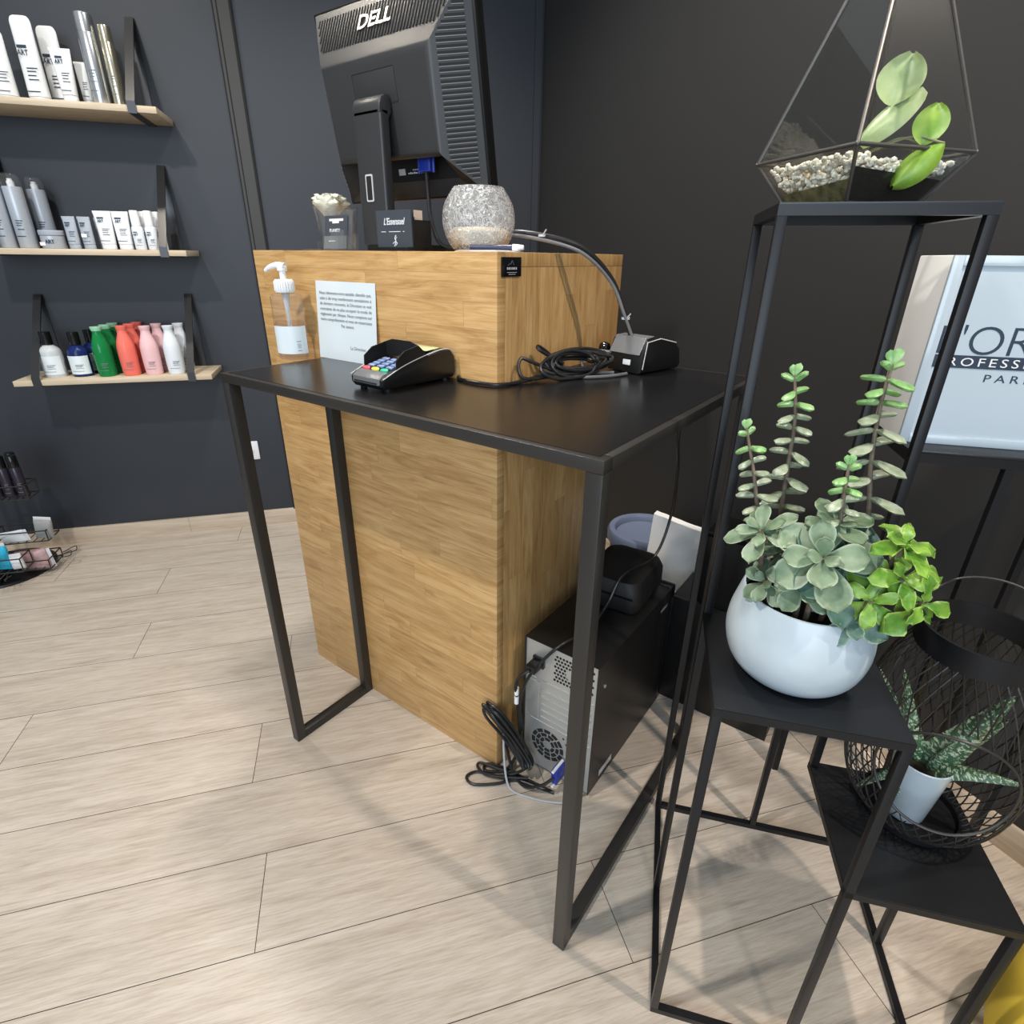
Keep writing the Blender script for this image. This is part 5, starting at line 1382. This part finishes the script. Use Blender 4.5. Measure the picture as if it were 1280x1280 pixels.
a_ = tube('cosmetic_tube', 'white crimped tube next to the grey tubes on middle shelf', 'b_tube', .112, .043, .053, T2, True, False, None, .016); place(a_, .488, .140, Z2, R(-6))
c_ = copy_tree(a_); lab(c_, 'white crimped tube next to the small white bottles on middle shelf'); place(c_, .538, .140, Z2, R(-6))
def mini(label):
    o = thing('travel_bottle', label, 'bottle', (0, 0, 0), LA, 'small white bottles on the middle shelf')
    bm = new(); lathe(bm, [(.0155, 0), (.017, .003), (.017, .062), (.015, .068), (.0125, .071)], 26); obj('body', bm, M['b_white'], o)
    bm = new(); lathe(bm, [(.0135, .0712), (.0130, .112), (.0115, .116)], 24); obj('cap', bm, M['white_plastic'], o)
    prints(o, -.017, .012, .024, .045, 'ink_navy', art=True, curve=.0174)
    return o
a_ = mini('small white capped bottle in front beside the white tubes on middle shelf'); place(a_, .583, .150, Z2)
for s, t, l in ((.597, .105, 'small white capped bottle behind the one beside the white tubes'), (.622, .150, 'small white capped bottle in front beside the shelf bracket'), (.636, .105, 'small white capped bottle behind the one beside the shelf bracket')):
    c_ = copy_tree(a_); lab(c_, l); place(c_, s, t, Z2)

# ------------------------------------------------------------------ accessory rack on the floor at the left edge
rk = thing('display_rack', 'black wire accessory rack on round base at the left edge', 'rack', SW(-.12, .19, 0), LA)
bm = new(); lathe(bm, [(.158, .0003), (.160, .003), (.158, .010), (.03, .014), (.001, .014)], 56); obj('base', bm, M['black_plastic'], rk)
bm = new(); sweep(bm, [(0, 0, .0142), (0, 0, .66)], .009, 12); obj('pole', bm, M['black_metal'], rk)
def tray(cx, cy, w, d, z, hh, up=0.):
    bm = new()
    P0 = [(cx - w / 2, cy - d / 2, z), (cx + w / 2, cy - d / 2, z), (cx + w / 2, cy + d / 2, z), (cx - w / 2, cy + d / 2, z)]
    for zz in (0, hh): 
        pp = [Vector(p) + Vector((0, 0, zz)) for p in P0]
        for i in range(4): sweep(bm, [pp[i], pp[(i + 1) % 4]], .0022, 6)
    for p in P0: sweep(bm, [p, Vector(p) + Vector((0, 0, hh))], .002, 6)
    for i in range(1, 7): sweep(bm, [(cx - w / 2 + w * i / 7, cy - d / 2, z), (cx - w / 2 + w * i / 7, cy + d / 2, z)], .0015, 6)
    sweep(bm, [(0, 0, z + hh), (cx, cy, z + hh) if abs(cx) < w / 2 else (cx - math.copysign(w / 2, cx), cy * .5, z + hh)], .003, 6)
    obj('wire_tray', bm, M['black_metal'], rk)
tray(.115, -.030, .150, .080, .300, .050); tray(.120, -.030, .170, .085, .135, .040); tray(.095, -.040, .19, .10, .030, .035); tray(.050, -.118, .18, .07, .060, .05)
bm = new()
for x0, y0, a in ((.200, -.05, 0), (.205, -.02, .25), (.09, -.165, -1.2), (.02, -.180, -1.5), (-.05, -.18, -1.6)):
    dx, dy = math.cos(a), math.sin(a)
    sweep(bm, cr([(x0 - .05 * dx, y0 - .05 * dy, .045), (x0, y0, .050), (x0 + .040 * dx, y0 + .040 * dy, .055), (x0 + .048 * dx, y0 + .048 * dy, .064), (x0 + .042 * dx - .014 * dy, y0 + .042 * dy + .014 * dx, .068), (x0 - .014 * dy, y0 + .014 * dx, .052)], 5), .0016, 6)
obj('wire_hook', bm, M['black_metal'], rk)
bm = new(); box(bm, (.045, -.0745, .303), (.047, .012, .468), .0005); obj('header_card', bm, M['b_white'], rk)
def rk_at(x, y, z): return SW(-.12, .19, 0) + LD * x - LN * y + Vector((0, 0, z))
def dark_bottle(label):
    o = thing('dark_bottle', label, 'bottle', (0, 0, 0), LA, 'dark bottles on the rack')
    bm = new(); lathe(bm, [(.0145, 0), (.016, .003), (.016, .108), (.014, .112)], 26); obj('body', bm, M['b_dark'], o)
    bm = new(); lathe(bm, [(.0150, .1123), (.0150, .150), (.013, .154)], 26); obj('cap', bm, M['black_gloss'], o)
    prints(o, -.016, .02, .022, .08, 'ink_grey', curve=.0164)
    return o
a_ = dark_bottle('dark purple bottle, rightmost on the top tray of the rack'); a_.location = rk_at(.170, -.045, .3024)
for x, y, l in ((.132, -.045, 'dark purple bottle second from right on the top tray of the rack'), (.094, -.045, 'dark purple bottle nearest the white card on the rack'), (.150, -.009, 'dark purple bottle in the back row of the rack tray')):
    c_ = copy_tree(a_); lab(c_, l); c_.location = rk_at(x, y, .3024)
def packet(name, label, m, w, d, h, loc, rot, group=None, seal=True):
    o = thing(name, label, 'packet', loc, 0, group); o.rotation_euler = rot
    bm = new(); n = 10
    rings = []
    for i in range(n + 1):
        t = i / n; dd = max(.0012, d * math.sin(PI * min(1, max(0, t * .92 + .04))) ** .5)
        rings.append([(x * (1 + .02 * math.sin(9 * t)), y, h * t) for x, y in rrect(w, dd, min(dd, w) * .45, 3)])
    loft(bm, rings); obj('body', bm, M[m], o)
    if seal:
        bm = new(); box(bm, (-w * .48, -.0012, h), (w * .48, .0012, h + .012), .0004); obj('header', bm, M['pack_white'], o)
    return o
packet('hair_tie_packet', 'clear packet of hair ties standing on the middle tray of the rack', 'pack_clear', .055, .026, .075, rk_at(.185, -.045, .1375), (R(6), R(10), LA))
packet('hair_pin_packet', 'clear packet lying along the middle tray of the rack', 'pack_white', .045, .018, .085, rk_at(.055, -.050, .149), (0, R(80), LA - R(12)))
packet('sponge_packet', 'faded pink packet lying on the bottom tray of the rack', 'pack_pink', .080, .040, .100, rk_at(.080, -.050, .053), (R(4), R(86), LA))
packet('wipes_packet', 'turquoise and white packet at the left picture edge on the rack', 'pack_blue', .060, .026, .095, rk_at(.064, -.118, .0625), (R(6), R(4), LA))
packet('cotton_packet', 'white packet standing right of the turquoise packet on the rack', 'pack_white', .038, .022, .045, rk_at(.118, -.128, .0625), (R(-4), R(-4), LA))
bk = thing('flat_case', 'flat black case with white line lying on the round rack base', 'case', rk_at(-.02, -.105, .0145), LA)
bm = new(); box(bm, (-.07, -.034, 0), (.07, .034, .012), .002); obj('body', bm, M['black_gloss'], bk)
bm = new(); box(bm, (-.03, -.014, .0121), (.04, -.012, .0124)); sweep(bm, [(-.066, -.030, .0122), (.066, -.030, .0122), (.066, .030, .0122)], .0006, 5); obj('case_line', bm, M['grey_slot'], bk)

# ------------------------------------------------------------------ camera
cam = bpy.data.cameras.new('camera'); cam.sensor_width = 36; cam.lens = 700.444 / 1280 * 36; cam.clip_start = .02
co = bpy.data.objects.new('camera', cam); COL.objects.link(co)
yaw, pit, rol = -.63144, .42699, .012709
fw_ = Vector((math.sin(yaw) * math.cos(pit), math.cos(yaw) * math.cos(pit), -math.sin(pit)))
rt = Vector((math.cos(yaw), -math.sin(yaw), 0)); up = rt.cross(fw_)
r2_ = rt * math.cos(rol) + up * math.sin(rol); u2_ = -rt * math.sin(rol) + up * math.cos(rol)
co.matrix_world = Matrix(((r2_.x, u2_.x, -fw_.x, 0), (r2_.y, u2_.y, -fw_.y, 0), (r2_.z, u2_.z, -fw_.z, 1.1), (0, 0, 0, 1)))
SC.camera = co

# ------------------------------------------------------------------ light
def spot(loc, power, col, ang=110, blend=.8, rad=.05, aim=None):
    l = bpy.data.lights.new('ceiling_spot', 'SPOT'); l.energy = power; l.color = col; l.spot_size = R(ang); l.spot_blend = blend; l.shadow_soft_size = rad
    o = bpy.data.objects.new('ceiling_spot', l); COL.objects.link(o); o.location = loc
    d = Vector(aim) - Vector(loc) if aim else Vector((0, 0, -1))
    o.rotation_euler = d.to_track_quat('-Z', 'Y').to_euler(); return o
def area(loc, aim, sx, sy, power, col):
    l = bpy.data.lights.new('shop_window', 'AREA'); l.shape = 'RECTANGLE'; l.size = sx; l.size_y = sy; l.energy = power; l.color = col
    o = bpy.data.objects.new('shop_window', l); COL.objects.link(o); o.location = loc
    o.rotation_euler = (Vector(aim) - Vector(loc)).to_track_quat('-Z', 'Y').to_euler(); return o
WARM = (1., .90, .76); NEUT = (1., .95, .88); COOL = (.72, .86, 1.)
spot((-1.05, 1.08, 2.55), 100, NEUT, 120, .7, .10)
spot((-.90, -.50, 2.55), 120, NEUT, 130, .7, .05, (-1.2, .1, 0))
spot((.75, -.20, 2.55), 30, WARM, 130, .8, .05)
spot((-2.0, .62, 2.5), 34, WARM, 140, .8, .05)
spot(CORNER + RD * 2.65 + RN * .40 + Vector((0, 0, 2.5)), 130, (1., .86, .74), 100, 1., .03, CORNER + RD * 2.15 + Vector((0, 0, 1.45)))
area((1.3, -2.6, 1.5), (-.2, .8, .7), 2.6, 2.0, 95, COOL)
w = bpy.data.worlds.new('salon'); SC.world = w; w.use_nodes = True
bg = w.node_tree.nodes['Background']; bg.inputs['Color'].default_value = (.80, .90, 1., 1); bg.inputs['Strength'].default_value = .38
SC.view_settings.view_transform = 'Standard'; SC.view_settings.look = 'None'; SC.view_settings.exposure = 0.; SC.view_settings.gamma = 1.
SC.cycles.max_bounces = 12; SC.cycles.transmission_bounces = 12; SC.cycles.transparent_max_bounces = 12
SC.cycles.caustics_refractive = False; SC.cycles.caustics_reflective = False
